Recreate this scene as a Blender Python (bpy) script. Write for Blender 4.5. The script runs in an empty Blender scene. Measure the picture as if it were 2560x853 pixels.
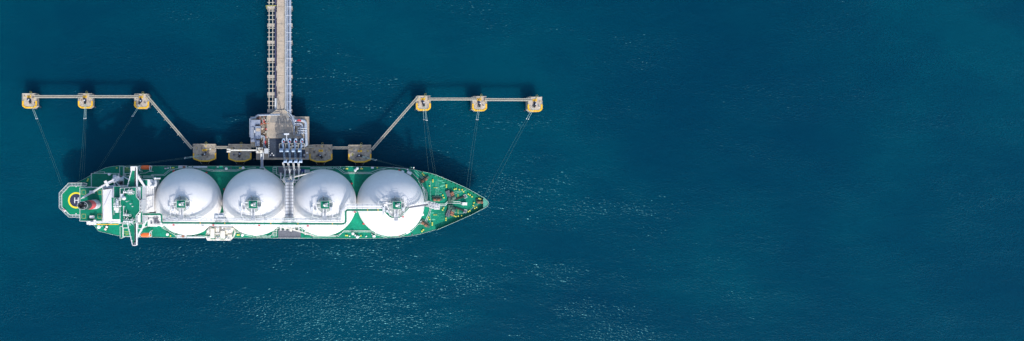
import bpy, math, random
from mathutils import Vector, Matrix
random.seed(7)
R = math.radians
PI = math.pi
scene = bpy.context.scene
COL = scene.collection
# ------------------------------------------------------------------ survey
# Plan positions were measured on the photograph (2560 px wide, straight down from
# 440 m above the water) and are turned into metres at each thing's own height.
HC, F, NX, NY = 440.0, 1615.0, 740.0, 411.0
def W(px, py, z=0.0):
    k = (HC - z) / F
    return Vector(((px - NX) * k, -(py - NY) * k, z))
def U(z): return (HC - z) / F

# ------------------------------------------------------------------ mesh builder
class MB:
    def __init__(s): s.v = []; s.f = []; s.sm = []
    def add(s, vs, fs, smooth=False):
        o = len(s.v); s.v += [Vector(v) for v in vs]
        s.f += [tuple(i + o for i in f) for f in fs]; s.sm += [smooth] * len(fs); return s
    def box(s, c, size, rz=0.0):
        c = Vector(c); hx, hy, hz = size[0] / 2, size[1] / 2, size[2] / 2
        m = Matrix.Rotation(rz, 3, 'Z')
        vs = [c + m @ Vector((x * hx, y * hy, z * hz)) for z in (-1, 1) for x, y in ((-1, -1), (1, -1), (1, 1), (-1, 1))]
        return s.add(vs, [(3, 2, 1, 0), (4, 5, 6, 7), (0, 1, 5, 4), (1, 2, 6, 5), (2, 3, 7, 6), (3, 0, 4, 7)])
    def rect(s, x0, y0, x1, y1, z0, z1):       # photo rectangle, measured at its top z1
        return s.prism([(x0, y0), (x1, y0), (x1, y1), (x0, y1)], z0, z1)
    def prism(s, poly, z0, z1):
        return s.wprism([W(x, y, z1) for x, y in poly], z0, z1)
    def wprism(s, pts, z0, z1, top=1.0):
        n = len(pts)
        a = sum(pts[i][0] * pts[(i + 1) % n][1] - pts[(i + 1) % n][0] * pts[i][1] for i in range(n))
        if a < 0: pts = pts[::-1]
        vs = [(p[0], p[1], z0) for p in pts] + [(p[0], p[1], z1) for p in pts]
        fs = [tuple(range(n - 1, -1, -1)), tuple(range(n, 2 * n))] + [(i, (i + 1) % n, n + (i + 1) % n, n + i) for i in range(n)]
        return s.add(vs, fs)
    def bar(s, a, b, w, h=None):
        a = Vector(a); b = Vector(b); h = h or w; d = b - a
        if d.length < 1e-6: return s
        d.normalize(); up = Vector((0, 0, 1))
        if abs(d.z) > .99: up = Vector((0, 1, 0))
        r = d.cross(up).normalized(); u = r.cross(d).normalized()
        vs = [p + r * (x * w / 2) + u * (y * h / 2) for p in (a, b) for x, y in ((-1, -1), (1, -1), (1, 1), (-1, 1))]
        return s.add(vs, [(0, 1, 2, 3), (7, 6, 5, 4), (4, 5, 1, 0), (5, 6, 2, 1), (6, 7, 3, 2), (7, 4, 0, 3)])
    def line(s, pts, w, h=None):
        for a, b in zip(pts, pts[1:]): s.bar(a, b, w, h)
        return s
    def cyl(s, a, b, r0, r1=None, n=14, cap=True):
        a = Vector(a); b = Vector(b); r1 = r0 if r1 is None else r1
        d = (b - a).normalized(); up = Vector((0, 0, 1)) if abs(d.z) < .95 else Vector((0, 1, 0))
        r = d.cross(up).normalized(); u = r.cross(d)
        vs = [p + (r * math.cos(2 * PI * i / n) + u * math.sin(2 * PI * i / n)) * q for p, q in ((a, r0), (b, r1)) for i in range(n)]
        s.add(vs, [(i, (i + 1) % n, n + (i + 1) % n, n + i)[::-1] for i in range(n)], True)
        if cap:
            s.add(vs[:n], [tuple(range(n))]); s.add(vs[n:], [tuple(range(n - 1, -1, -1))])
        return s
    def tube(s, pts, r, n=8):
        pts = [Vector(p) for p in pts]; m = len(pts); rings = []
        for i, p in enumerate(pts):
            d = ((pts[min(i + 1, m - 1)] - pts[max(i - 1, 0)])).normalized()
            up = Vector((0, 0, 1)) if abs(d.z) < .9 else Vector((1, 0, 0))
            a = d.cross(up).normalized(); u = a.cross(d)
            k = 1.0
            if 0 < i < m - 1:
                c = (pts[i] - pts[i - 1]).normalized().dot((pts[i + 1] - pts[i]).normalized())
                k = 1 / max(.5, math.sqrt(max(0, (1 + c) / 2)))
            rings.append([p + (a * math.cos(2 * PI * j / n) * k + u * math.sin(2 * PI * j / n)) * r for j in range(n)])
        vs = [q for ring in rings for q in ring]
        fs = [(i * n + j, (i + 1) * n + j, (i + 1) * n + (j + 1) % n, i * n + (j + 1) % n) for i in range(m - 1) for j in range(n)]
        s.add(vs, fs, True); s.add(rings[0], [tuple(range(n))]); s.add(rings[-1], [tuple(range(n - 1, -1, -1))])
        return s
    def lathe(s, c, prof, n=48, smooth=True):
        c = Vector(c); vs = []; m = len(prof)
        for r, z in prof:
            for i in range(n):
                vs.append(c + Vector((math.cos(2 * PI * i / n) * r, math.sin(2 * PI * i / n) * r, z)))
        fs = [(k * n + i, k * n + (i + 1) % n, (k + 1) * n + (i + 1) % n, (k + 1) * n + i) for k in range(m - 1) for i in range(n)]
        return s.add(vs, fs, smooth)
    def ball(s, c, r, n=14):
        return s.lathe(c, [(max(.001, math.sin(PI * k / 8)) * r, -math.cos(PI * k / 8) * r) for k in range(9)], n)
    def rail(s, pts, h=1.1, t=.11, gap=3.0):
        pts = [Vector(p) for p in pts]
        for a, b in zip(pts, pts[1:]):
            up = Vector((0, 0, h)); s.bar(a + up, b + up, t, t); s.bar(a + up * .5, b + up * .5, t * .5, t * .5)
            L = (b - a).length; k = max(1, int(L / gap))
            for i in range(k + 1):
                q = a.lerp(b, i / k); s.bar(q, q + up, t * .8)
        return s
    def each(s, name, m, parent=None):              # every separate piece becomes an object of its own
        par = list(range(len(s.v)))
        def find(a):
            while par[a] != a: par[a] = par[par[a]]; a = par[a]
            return a
        for f in s.f:
            for q in f[1:]: par[find(q)] = find(f[0])
        groups = {}
        for f, sm in zip(s.f, s.sm): groups.setdefault(find(f[0]), []).append((f, sm))
        out = []
        for g_ in groups.values():
            ids = sorted({q for f, _ in g_ for q in f}); mp_ = {q: i for i, q in enumerate(ids)}
            b_ = MB(); b_.v = [s.v[q] for q in ids]; b_.f = [tuple(mp_[q] for q in f) for f, _ in g_]; b_.sm = [sm for _, sm in g_]
            out.append(b_.build(name, m, parent))
        return out
    def build(s, name, m, parent=None, origin=None):
        o = Vector(origin) if origin is not None else (ORG.get(parent, Vector()) if parent else Vector())
        me = bpy.data.meshes.new(name)
        me.from_pydata([v - o for v in s.v], [], s.f); me.update()
        me.polygons.foreach_set('use_smooth', s.sm)
        me.materials.append(m)
        ob = bpy.data.objects.new(name, me); COL.objects.link(ob)
        if parent: ob.parent = parent; ORG[ob] = ORG.get(parent, Vector())
        else: ob.location = o; ORG[ob] = o
        return ob
ORG = {}
def M_(): return MB()
def empty(name, loc, label, cat, group=None):
    o = bpy.data.objects.new(name, None); COL.objects.link(o); o.location = loc; o.empty_display_size = 2
    ORG[o] = Vector(loc); tag(o, label, cat, group); return o
def tag(o, label=None, cat=None, group=None, kind=None):
    if label: o['label'] = label
    if cat: o['category'] = cat
    if group: o['group'] = group
    if kind: o['kind'] = kind
    return o
def kids(o): return [c for c in ALLK if c.parent == o]
ALLK = []
def copy_tree(o, parent=None):
    c = o.copy(); COL.objects.link(c)
    if parent: c.parent = parent
    ORG[c] = ORG.get(o, Vector())
    for ch in list(o.children): copy_tree(ch, c)
    return c
def inst(src, loc, rz=0, parent=None):          # a copy of one part with its sub-parts
    c = copy_tree(src, parent); c.location = Vector(loc) - ORG[parent]; c.rotation_euler = (0, 0, rz)
    return c

# ------------------------------------------------------------------ materials
def mat(name, col, rough=.6, metal=0.0, var=.12, scale=.25, fine=.08, col2=None, mix2=0.0, bump=0.0, spec=.5):
    m = bpy.data.materials.new(name); m.use_nodes = True; nt = m.node_tree; N = nt.nodes; L = nt.links
    b = N['Principled BSDF']; b.inputs['Roughness'].default_value = rough; b.inputs['Metallic'].default_value = metal
    b.inputs['Specular IOR Level'].default_value = spec
    g = N.new('ShaderNodeNewGeometry')
    def noise(sc, det):
        n = N.new('ShaderNodeTexNoise'); n.inputs['Scale'].default_value = sc; n.inputs['Detail'].default_value = det
        L.new(g.outputs['Position'], n.inputs['Vector']); return n
    n1 = noise(scale, 6); n2 = noise(scale * 9, 3)
    def rng(src, lo, hi):
        r = N.new('ShaderNodeMapRange'); r.inputs['From Min'].default_value = .3; r.inputs['From Max'].default_value = .7
        r.inputs['To Min'].default_value = lo; r.inputs['To Max'].default_value = hi
        L.new(src, r.inputs['Value']); return r
    r1 = rng(n1.outputs['Fac'], 1 - var, 1 + var); r2 = rng(n2.outputs['Fac'], 1 - fine, 1 + fine)
    mu = N.new('ShaderNodeMath'); mu.operation = 'MULTIPLY'; L.new(r1.outputs[0], mu.inputs[0]); L.new(r2.outputs[0], mu.inputs[1])
    base = N.new('ShaderNodeRGB'); base.outputs[0].default_value = (*col, 1)
    src = base.outputs[0]
    if col2:
        n3 = noise(scale * 2.3, 8); rr = N.new('ShaderNodeMapRange')
        rr.inputs['From Min'].default_value = .62 - mix2 * .3; rr.inputs['From Max'].default_value = .72
        L.new(n3.outputs['Fac'], rr.inputs['Value'])
        mx = N.new('ShaderNodeMix'); mx.data_type = 'RGBA'; L.new(rr.outputs[0], mx.inputs[0])
        mx.inputs[6].default_value = (*col, 1); mx.inputs[7].default_value = (*col2, 1); src = mx.outputs[2]
    vm = N.new('ShaderNodeVectorMath'); vm.operation = 'SCALE'; L.new(src, vm.inputs[0]); L.new(mu.outputs[0], vm.inputs['Scale'])
    L.new(vm.outputs[0], b.inputs['Base Color'])
    if bump:
        bp = N.new('ShaderNodeBump'); bp.inputs['Strength'].default_value = bump; bp.inputs['Distance'].default_value = .05
        L.new(n2.outputs['Fac'], bp.inputs['Height']); L.new(bp.outputs[0], b.inputs['Normal'])
    return m
green = mat('green_deck_paint', (.001, .205, .122), .55, var=.22, scale=.12, fine=.16, col2=(.006, .22, .13), mix2=.25, spec=.2)
green2 = mat('green_roof_paint', (.001, .175, .102), .55, var=.15, scale=.15, fine=.1, col2=(.006, .19, .125), mix2=.2, spec=.2)
heligreen = mat('helideck_green', (.0005, .21, .105), .55, var=.06, scale=.1, fine=.05, spec=.2)
hullm = mat('hull_green', (.01, .12, .08), .4, var=.1)
white = mat('white_paint', (.72, .72, .72), .4, var=.05, scale=.2, fine=.04, col2=(.66, .64, .60), mix2=.12)
tankw = mat('tank_white', (.76, .75, .745), .6, var=.045, scale=.07, fine=.025)
cream = mat('cream_paint', (.70, .68, .60), .5, var=.1, scale=.4, fine=.1, col2=(.5, .42, .3), mix2=.2)
palegrey = mat('pale_grey_steel', (.56, .59, .62), .45, var=.1, scale=.4)
grey = mat('grey_steel', (.30, .33, .37), .5, var=.14, scale=.5)
bluegrey = mat('blue_grey_roof', (.24, .28, .36), .5, var=.14, scale=.3, col2=(.36, .38, .42), mix2=.3)
darkgrey = mat('dark_grating', (.11, .12, .15), .7, var=.15, scale=.6, fine=.25)
black = mat('black_rubber', (.012, .013, .016), .6, var=.2, scale=.8)
navy = mat('navy_steel', (.01, .018, .06), .45, var=.2, scale=1)
navyfloor = mat('dark_hardstand', (.022, .036, .062), .7, var=.22, scale=.25, fine=.3, col2=(.06, .075, .1), mix2=.2)
worn_shaded = mat('stained_shaded_concrete', (.37, .32, .25), .9, var=.2, scale=.3, fine=.2, col2=(.15, .13, .115), mix2=.4, bump=.4)  # darker concrete: stains plus the ship's shadow put into the breasting slab colour
concrete = mat('concrete', (.45, .39, .32), .9, var=.16, scale=.22, fine=.14, col2=(.22, .19, .17), mix2=.32, bump=.4)
roadc = mat('road_concrete', (.43, .36, .28), .9, var=.12, scale=.2, fine=.12, col2=(.30, .27, .23), mix2=.3, bump=.4)
pierc = mat('pile_cap_concrete', (.43, .39, .34), .9, var=.2, scale=.5, fine=.2, col2=(.2, .18, .17), mix2=.3)
brown = mat('rusty_brown_deck', (.16, .115, .085), .9, var=.3, scale=.5, fine=.35, col2=(.3, .22, .15), mix2=.4)
yellow = mat('yellow_paint', (.80, .46, .02), .55, var=.12, scale=.5, fine=.12, col2=(.45, .27, .05), mix2=.15)
dullyellow = mat('olive_yellow', (.36, .35, .10), .7, var=.2, scale=.6)
bolly = mat('bollard_yellow', (.62, .62, .10), .5, var=.05)
redp = mat('red_paint', (.50, .045, .05), .5, var=.08)
funnelred = mat('funnel_red', (.62, .075, .09), .45, var=.06, scale=.3)
orange = mat('lifeboat_orange', (.85, .15, .03), .4, var=.08, scale=.5)
rust = mat('rope_drum_brown', (.24, .11, .065), .8, var=.25, scale=1.5)
ropew = mat('pale_rope', (.45, .66, .62), .8, var=.1)
ropeg = mat('thin_green_rope', (.10, .20, .16), .8, var=.1)
purple = mat('cable_tray_blue', (.045, .05, .11), .7, var=.2, scale=.4)
maroon = mat('maroon_pipe_paint', (.17, .05, .055), .7, var=.2, scale=.4)
netm = mat('safety_net_mesh', (.10, .17, .17), .8, var=.2, scale=.6, fine=.3)
glass = mat('dark_glass', (.01, .014, .02), .15, var=.05)
edgem = mat('edge_paint', (.42, .60, .52), .6, var=.2, scale=.5, fine=.3)
railm = mat('railing_paint', (.72, .74, .72), .5, var=.05)
winchg = mat('winch_green', (.045, .105, .08), .6, var=.2, scale=.8)
slate = mat('slate_steel', (.10, .115, .14), .6, var=.2, scale=.8)
galv = mat('galvanised_rail', (.48, .46, .38), .5, var=.1, scale=.5)
grating = mat('walkway_grating', (.27, .25, .20), .8, var=.15, scale=.8, fine=.2)
pilem = mat('pile_steel', (.03, .04, .06), .7, var=.3, scale=.5)

# ------------------------------------------------------------------ sea
def sea():
    m = bpy.data.materials.new('sea_water'); m.use_nodes = True; nt = m.node_tree; N = nt.nodes; L = nt.links
    b = N['Principled BSDF']
    g = N.new('ShaderNodeNewGeometry')
    def mapping(scale, rot=0, loc=(0, 0, 0)):
        mp = N.new('ShaderNodeMapping'); mp.inputs['Scale'].default_value = scale; mp.inputs['Rotation'].default_value = (0, 0, rot)
        mp.inputs['Location'].default_value = loc
        L.new(g.outputs['Position'], mp.inputs['Vector']); return mp.outputs[0]
    def noise(vec, sc, det=2, rough=.5, dist=0):
        n = N.new('ShaderNodeTexNoise'); n.inputs['Scale'].default_value = sc; n.inputs['Detail'].default_value = det
        n.inputs['Roughness'].default_value = rough; n.inputs['Distortion'].default_value = dist; L.new(vec, n.inputs['Vector']); return n.outputs['Fac']
    def rng(v, a, c, lo, hi):
        r = N.new('ShaderNodeMapRange'); r.inputs['From Min'].default_value = a; r.inputs['From Max'].default_value = c
        r.inputs['To Min'].default_value = lo; r.inputs['To Max'].default_value = hi; L.new(v, r.inputs['Value']); return r.outputs[0]
    def math_(op, a, c):
        n = N.new('ShaderNodeMath'); n.operation = op
        for i, v in enumerate((a, c)):
            if isinstance(v, (int, float)): n.inputs[i].default_value = v
            else: L.new(v, n.inputs[i])
        return n.outputs[0]
    # turbidity: teal, silty water in drifting patches over deeper blue
    big = noise(mapping((.0042, .0058, 1), .35, (3.1, 1.7, 0)), 1.0, 3, .5, .6)
    mid = noise(mapping((.02, .03, 1), .5), 1.0, 5, .55, .4)
    f = math_('ADD', math_('MULTIPLY', big, .72), math_('MULTIPLY', mid, .28))
    ramp = N.new('ShaderNodeValToRGB'); L.new(f, ramp.inputs[0]); e = ramp.color_ramp.elements
    e[0].position = .36; e[0].color = (.0000, .029, .059, 1)
    e[1].position = .62; e[1].color = (.0000, .045, .074, 1)
    em = ramp.color_ramp.elements.new(.49); em.color = (.0000, .0345, .064, 1)
    L.new(ramp.outputs[0], b.inputs['Base Color'])
    b.subsurface_method = 'BURLEY'
    b.inputs['Subsurface Weight'].default_value = 1.0
    b.inputs['Subsurface Radius'].default_value = (.6, 1.0, 1.15)
    b.inputs['Subsurface Scale'].default_value = 9.0
    b.inputs['Roughness'].default_value = .6
    b.inputs['Specular IOR Level'].default_value = 0.0
    # wind waves: crests run from upper left to lower right, in gusty streaks
    w1 = noise(mapping((.30, .72, 1), R(24)), 1.0, 1, .5, .3)
    w2 = noise(mapping((.62, 1.35, 1), R(14), (7, 3, 0)), 1.0, 0, .5, .2)
    w3 = noise(mapping((.035, .09, 1), R(38)), 1.0, 2, .5)
    gust = rng(noise(mapping((.010, .034, 1), R(40), (5, 9, 0)), 1.0, 5, .62), .40, .68, .3, 1.75)
    h = math_('ADD', math_('MULTIPLY', w1, 1.0), math_('MULTIPLY', w2, .75))
    h = math_('ADD', math_('MULTIPLY', h, gust), math_('MULTIPLY', w3, 1.9))
    bp = N.new('ShaderNodeBump'); bp.inputs['Strength'].default_value = 1.0; bp.inputs['Distance'].default_value = .345
    L.new(h, bp.inputs['Height'])
    gl = N.new('ShaderNodeBsdfGlossy'); gl.inputs['Roughness'].default_value = .22; gl.inputs['Color'].default_value = (.24, .68, .76, 1)
    fr = N.new('ShaderNodeFresnel'); fr.inputs['IOR'].default_value = 1.26
    L.new(bp.outputs[0], gl.inputs['Normal']); L.new(bp.outputs[0], fr.inputs['Normal'])
    mx = N.new('ShaderNodeMixShader'); L.new(fr.outputs[0], mx.inputs[0]); L.new(b.outputs[0], mx.inputs[1]); L.new(gl.outputs[0], mx.inputs[2])
    L.new(mx.outputs[0], N['Material Output'].inputs['Surface'])
    bp = N.new('ShaderNodeBump'); bp.inputs['Strength'].default_value = 1.0; bp.inputs['Distance'].default_value = .10
    L.new(h, bp.inputs['Height']); L.new(bp.outputs[0], b.inputs['Normal'])
    s = 20000
    o = M_().add([(-s, -s, 0), (s, -s, 0), (s, s, 0), (-s, s, 0)], [(0, 1, 2, 3)]).build('sea', m)
    tag(o, 'deep teal blue sea with wind ripples and sun glints', kind='structure')
sea()

# ================================================================== SHIP
DK = 14.0                                        # main deck above the water
ship = empty('gas_carrier', W(690, 506, 0), 'huge green decked gas tanker with four white spherical tanks moored at the jetty', 'ship')
EACH = {'deck_fitting', 'valve_box', 'deck_machine', 'locker', 'machinery_casing', 'service_fitting', 'control_cabinet', 'roof_pipe', 'deck_grid', 'deck_marking', 'winch_housing', 'hydraulic_unit', 'white_block', 'fire_pipe', 'step_marking', 'dome_deck_piping', 'boom_rest_post', 'foot_step', 'muster_marking', 'cleat', 'small_exhaust', 'bulwark_stay', 'tray_rung', 'pipe_support', 'service_frame', 'valve', 'helideck_strut', 'platform_pile', 'pile', 'gangway_winch', 'bridge_window', 'deck_seam_pipe', 'lamp_bracket', 'trunk_leg'}
def sp(name, mb, m, parent=None):
    if name in EACH: return mb.each(name, m, parent or ship)
    return mb.build(name, m, parent or ship)
def cy(x): return 505 + (x - 470) * .0048        # centreline (ship lies a hair off square)
outline = [(165, 480), (180, 465), (195, 455), (209, 448.5), (238, 432), (264, 419.5), (282, 416), (300, 414.5), (600, 415.5), (900, 416.5), (985, 418.5),
           (1030, 423.5), (1072, 432.5), (1092, 439), (1135, 457), (1164, 470), (1190, 484.5), (1208, 495), (1217, 503), (1219, 508.5),
           (1216, 515), (1208, 520), (1175, 537), (1132, 556), (1090, 574), (1052, 585), (1030, 589.5), (990, 594), (940, 596.2), (880, 596.6),
           (600, 595), (420, 593.8), (330, 592.5), (295, 589.5), (269, 583.5), (246, 578), (238, 567), (229, 557), (215, 551), (195, 545), (175, 536), (165, 528)]
top = [W(x, y, DK) for x, y in outline]
cxy = W(690, 506, DK)
# hull: sides flare in towards the waterline at bow and stern
mb = M_(); n = len(top)
def below(p, z):
    k = (DK - z) / DK; t = abs(p.x - cxy.x) / 135
    s = 1 - .10 * k * max(0, t - .55) / .45
    return Vector((cxy.x + (p.x - cxy.x) * s, cxy.y + (p.y - cxy.y) * (1 - .30 * k * max(0, t - .6) / .4), z))
rings = [[below(p, z) for p in top] for z in (-1.0, 5, 10, DK - .02)]
vs = [p for r_ in rings for p in r_]
mb.add(vs, [(k * n + i, k * n + (i + 1) % n, (k + 1) * n + (i + 1) % n, (k + 1) * n + i) for k in range(3) for i in range(n)])
mb.add(rings[0], [tuple(range(n))])
sp('hull', mb, hullm)
deck = sp('main_deck', M_().add(top, [tuple(range(n))]) , green)
# deck edge coaming, bow bulwark
mb = M_(); pts = [p + Vector((0, 0, .15)) for p in top]
mb.line(pts + [pts[0]], .14, .3); sp('deck_edge', mb, edgem)
def bulwark(ids, h, name):
    mb = M_()
    for a, b in zip(ids, ids[1:]):
        p, q = top[a], top[b]; d = (cxy - (p + q) / 2).normalized() * .12
        mb.bar(p + d + Vector((0, 0, h / 2)), q + d + Vector((0, 0, h / 2)), .22, h)
    sp(name, mb, hullm)
    mb = M_()
    for a, b in zip(ids, ids[1:]):
        mb.bar(top[a] + Vector((0, 0, h + .06)), top[b] + Vector((0, 0, h + .06)), .18, .1)
    sp('bulwark_rail', mb, edgem)
bulwark(list(range(12, 25)), 2.6, 'bow_bulwark')
# bulwark stays
mb = M_()
for a, b in [(i, i + 1) for i in range(12, 24)]:
    p, q = top[a], top[b]; L_ = (q - p).length; k = max(1, int(L_ / 2.6))
    for i in range(k):
        c = p.lerp(q, (i + .5) / k); d = Vector((cxy.x - c.x, cxy.y - c.y, 0)); nrm = Vector((-(q - p).y, (q - p).x, 0)).normalized()
        if nrm.dot(d) < 0: nrm = -nrm
        mb.bar(c + nrm * .3 + Vector((0, 0, .9)), c + nrm * 1.1 + Vector((0, 0, .5)), .16, 1.1)
sp('bulwark_stay', mb, green)
mb = M_().prism([(1208, 496), (1214, 498), (1219, 503), (1220.5, 509), (1218, 514.5), (1213, 518.5), (1208, 520)], DK + 1.9, DK + 2.3)
prow = sp('prow_platform', mb, mat('pale_green_grating', (.07, .30, .22), .7, var=.25, scale=1.2, fine=.4))
# ---------------------------------------------------------------- tanks
TR, TZ = 21.35, 20.0
centres = [W(469.6, 505, TZ), W(638.8, 506, TZ), W(808.2, 507, TZ), W(977.6, 508, TZ)]
def tank(i, c):
    prof = [(TR + .35, DK - .1 - TZ), (TR + .35, -1.2), (TR, -.8), (TR, 0)]
    prof += [(math.cos(PI / 2 * k / 26) * TR, math.sin(PI / 2 * k / 26) * TR) for k in range(1, 26)] + [(.01, TR)]
    t = sp('tank_cover', M_().lathe(c, prof, 96), tankw)
    t['label'] = ['aftmost tank cover beside the bridge', 'second tank cover from the bridge', 'third tank cover from the bridge', 'foremost tank cover next to the bow deck'][i]
    # foot flange on the deck
    sp('foot_flange', M_().lathe(Vector((c.x, c.y, DK)), [(TR + 1.1, 0), (TR + 1.1, .5), (TR + .3, .5)], 72), green, t)
    zt = TZ + TR
    mb = M_().lathe(Vector((c.x, c.y, zt)), [(4.9, -1.2), (4.9, .5), (4.6, .6), (.01, .7)], 40)
    sp('dome_base', mb, mat_dome, t)
    mb = M_(); p = [Vector((c.x + math.cos(a) * 4.9, c.y + math.sin(a) * 4.9, zt + .6)) for a in [2 * PI * k / 24 for k in range(25)]]
    mb.rail(p, 1.0, .1, 2.0); sp('dome_railing', mb, grey, t)
    # green platform on legs
    z = zt + 3.2
    sp('dome_platform', M_().box((c.x + 0, c.y + .2, z), (5.4, 4.7, .22)), green2, t)
    mb = M_()
    for sx in (-1, 1):
        for sy in (-1, 1): mb.bar((c.x + sx * 2.4, c.y + .2 + sy * 2.1, zt), (c.x + sx * 2.4, c.y + .2 + sy * 2.1, z), .2)
    mb.rail([(c.x - 2.7, c.y - 2.15, z), (c.x - 2.7, c.y + 2.55, z), (c.x + 2.7, c.y + 2.55, z), (c.x + 2.7, c.y - 2.15, z), (c.x - 2.7, c.y - 2.15, z)], 1.0, .07, 1.8)
    sp('platform_frame', mb, railm, t)
    mb = M_().cyl((c.x - .5, c.y + .1, z), (c.x - .5, c.y + .1, z + 1.4), .55); mb.ball((c.x - .5, c.y + .1, z + 1.8), .85)
    sp('dome_valve', mb, cream, t)
    mb = M_()
    for q in (-.9, .9): mb.tube([(c.x - .2, c.y + .1 + q, z + .2), (c.x - .2, c.y + .1 + q, z + .9), (c.x + 1.9, c.y + .1 + q, z + .9), (c.x + 1.9, c.y + .1 + q, z + .2)], .16)
    mb.box((c.x + 1.0, c.y + .1, z + .55), (1.1, .7, .9)); mb.box((c.x + 1.5, c.y + 1.3, z + .45), (.5, .4, .7))
    sp('valve_manifold', mb, palegrey, t)
    # vent post
    sp('vent_post', M_().cyl((c.x - .6, c.y + 2.9, zt + .5), (c.x - 1.2, c.y + 5.6, zt + 3.4), .22), darkgrey, t)
    # piping round the dome
    mb = M_()
    mb.tube([(c.x - 7.5, c.y - 9.0, zt - .8), (c.x - 7.3, c.y - 4, zt - .2), (c.x - 7.3, c.y + .8, zt + 1.2), (c.x - 5, c.y + 1.3, zt + 2.2), (c.x - 2.8, c.y + 1.3, zt + 2.8)], .26)
    mb.tube([(c.x - 1.0, c.y - 9.5, zt - .4), (c.x - 1.0, c.y - 6, zt + 1.0), (c.x - 1.0, c.y - 2.5, zt + 1.6)], .3)
    mb.tube([(c.x + .8, c.y - 9.5, zt - .4), (c.x + .8, c.y - 6, zt + 1.2), (c.x + .8, c.y - 2.5, zt + 1.8)], .22)
    mb.tube([(c.x + 4.8, c.y - 9.0, zt - .6), (c.x + 4.8, c.y - 4, zt + .6), (c.x + 4.6, c.y - 1.2, zt + 2.4), (c.x + 2.6, c.y - 1.2, zt + 2.8)], .2)
    mb.tube([(c.x - 5.6, c.y - 1.5, zt + .8), (c.x - 4.4, c.y - 1.5, zt + 1.8), (c.x - 2.8, c.y - 1.5, zt + 2.2)], .2)
    mb.tube([(c.x + 2.6, c.y + 1.4, zt + 2), (c.x + 4.9, c.y + 2.2, zt + 2.0), (c.x + 6.6, c.y + 3.2, zt + .8)], .14)
    mb.tube([(c.x + 4.9, c.y + .2, zt + 1.5), (c.x + 6.8, c.y - .6, zt + .8)], .14)
    sp('dome_piping', mb, white, t)
    mb = M_(); mb.box((c.x + 3.7, c.y - 2.3, zt + 2.0), (1.1, 1.9, 2.4)); mb.box((c.x - 7.8, c.y - 2.5, zt - .2), (1.5, 2.6, 2.4)); mb.box((c.x - 5.6, c.y - 3.6, zt + .4), (1.3, 1.3, 1.4))
    sp('valve_box', mb, palegrey, t)
    mb = M_().box((c.x - .2, c.y - 6.0, zt + .9), (2.6, 7.2, .16)); sp('access_walkway', mb, grey, t)
    mb = M_(); mb.rail([(c.x - 1.6, c.y - 2.5, zt + 1), (c.x - 1.6, c.y - 9.6, zt + 1)], 1.0, .1, 1.6); mb.rail([(c.x + 1.2, c.y - 2.5, zt + 1), (c.x + 1.2, c.y - 9.6, zt + 1)], 1.0, .1, 1.6)
    mb.line([Vector((c.x - 3.2, c.y - 3, zt + .7)), Vector((c.x - 4.6, c.y - 7.2, zt - .3))], .18)
    mb.line([Vector((c.x + 2.2, c.y - 3, zt + .7)), Vector((c.x + 2.9, c.y - 8.4, zt - .3))], .14)
    mb.line([Vector((c.x + 3.4, c.y - 3.6, zt + .4)), Vector((c.x + 3.9, c.y - 8.6, zt - .5))], .14)
    sp('walkway_railing', mb, railm, t)
    # small fire box at the foot of the sphere
    return t
mat_dome = mat('dome_base_paint', (.36, .41, .39), .6, var=.18, scale=.8, fine=.15)
for i, c in enumerate(centres): tank(i, c)
# ---------------------------------------------------------------- pipe bridge over the tanks
RZ = 41.2
walk = [(357, 535.5), (402, 535.5), (404.5, 537.5), (404.5, 554.5), (407, 557.2), (500, 557.6), (650, 558.8), (855, 560), (861, 558.6), (864.3, 555), (864.3, 527.5), (867, 525.2), (956, 525.2), (961, 527), (977.5, 542.6), (1000, 542.6), (1021.5, 519)]
br = sp('pipe_bridge', M_().line([W(x, y, RZ) for x, y in walk], 1.15, .25), green2)
br['label'] = 'green walkway on the pipe bridge over the tanks'
mb = M_()
def offs(pts, d):
    P = [W(x, y, RZ) for x, y in pts]; out = []
    for i, p in enumerate(P):
        t = (P[min(i + 1, len(P) - 1)] - P[max(i - 1, 0)]).normalized(); out.append(p + Vector((-t.y, t.x, 0)) * d)
    return out
for d in (-.72, .72): mb.rail(offs(walk, d), 1.1, .1, 3.2)
sp('bridge_railing', mb, railm, br)
# cable tray, south of walkway
tray = sp('cable_tray', M_().line([p + Vector((0, 0, -.35)) for p in offs(walk[3:10], -1.45)], 1.15, .2), white, br)
mb = M_()
for a, b in zip(offs(walk[4:9], -1.45), offs(walk[4:9], -1.45)[1:]):
    k = int((b - a).length / 1.6)
    for i in range(k): q = a.lerp(b, (i + .5) / k); mb.box((q.x, q.y, q.z - .18), (.14, 1.5, .1))
sp('tray_rung', mb, palegrey, br)
pipes = [(1.35, .30, .2), (2.25, .36, .35), (3.1, .24, .3)]
for d, r_, dz in pipes:
    mb = M_(); pth = [p + Vector((0, 0, dz)) for p in offs(walk[3:13], d)]
    mb.tube(pth, r_, 10); sp('cargo_pipe', mb, white if r_ > .25 else palegrey, br)
mb = M_()
k0 = 0
for a, b in zip(walk[4:8], walk[5:8]):
    A, B = W(*a, RZ), W(*b, RZ); L_ = (B - A).length; k = int(L_ / 5.6)
    for i in range(k):
        q = A.lerp(B, (i + .5) / k); mb.box((q.x, q.y + 1.4, q.z - .35), (.22, 5.2, .3)); mb.box((q.x, q.y + 3.85, q.z + .35), (.2, .2, 1.6))
        mb.box((q.x + 1.2, q.y + 2.25, q.z + .35), (.18, .95, .95))
sp('pipe_support', mb, grey, br)
mb = M_()
for x in range(870, 955, 12):
    q = W(x, 525.2, RZ); mb.box((q.x, q.y + 1.4, q.z - .35), (.22, 4.6, .3)); mb.box((q.x, q.y + 3.6, q.z + .3), (.16, .16, 1.4))
for y in range(530, 556, 8):
    q = W(864.3, y, RZ); mb.box((q.x - 1.4, q.y, q.z - .35), (4.6, .22, .3))
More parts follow.
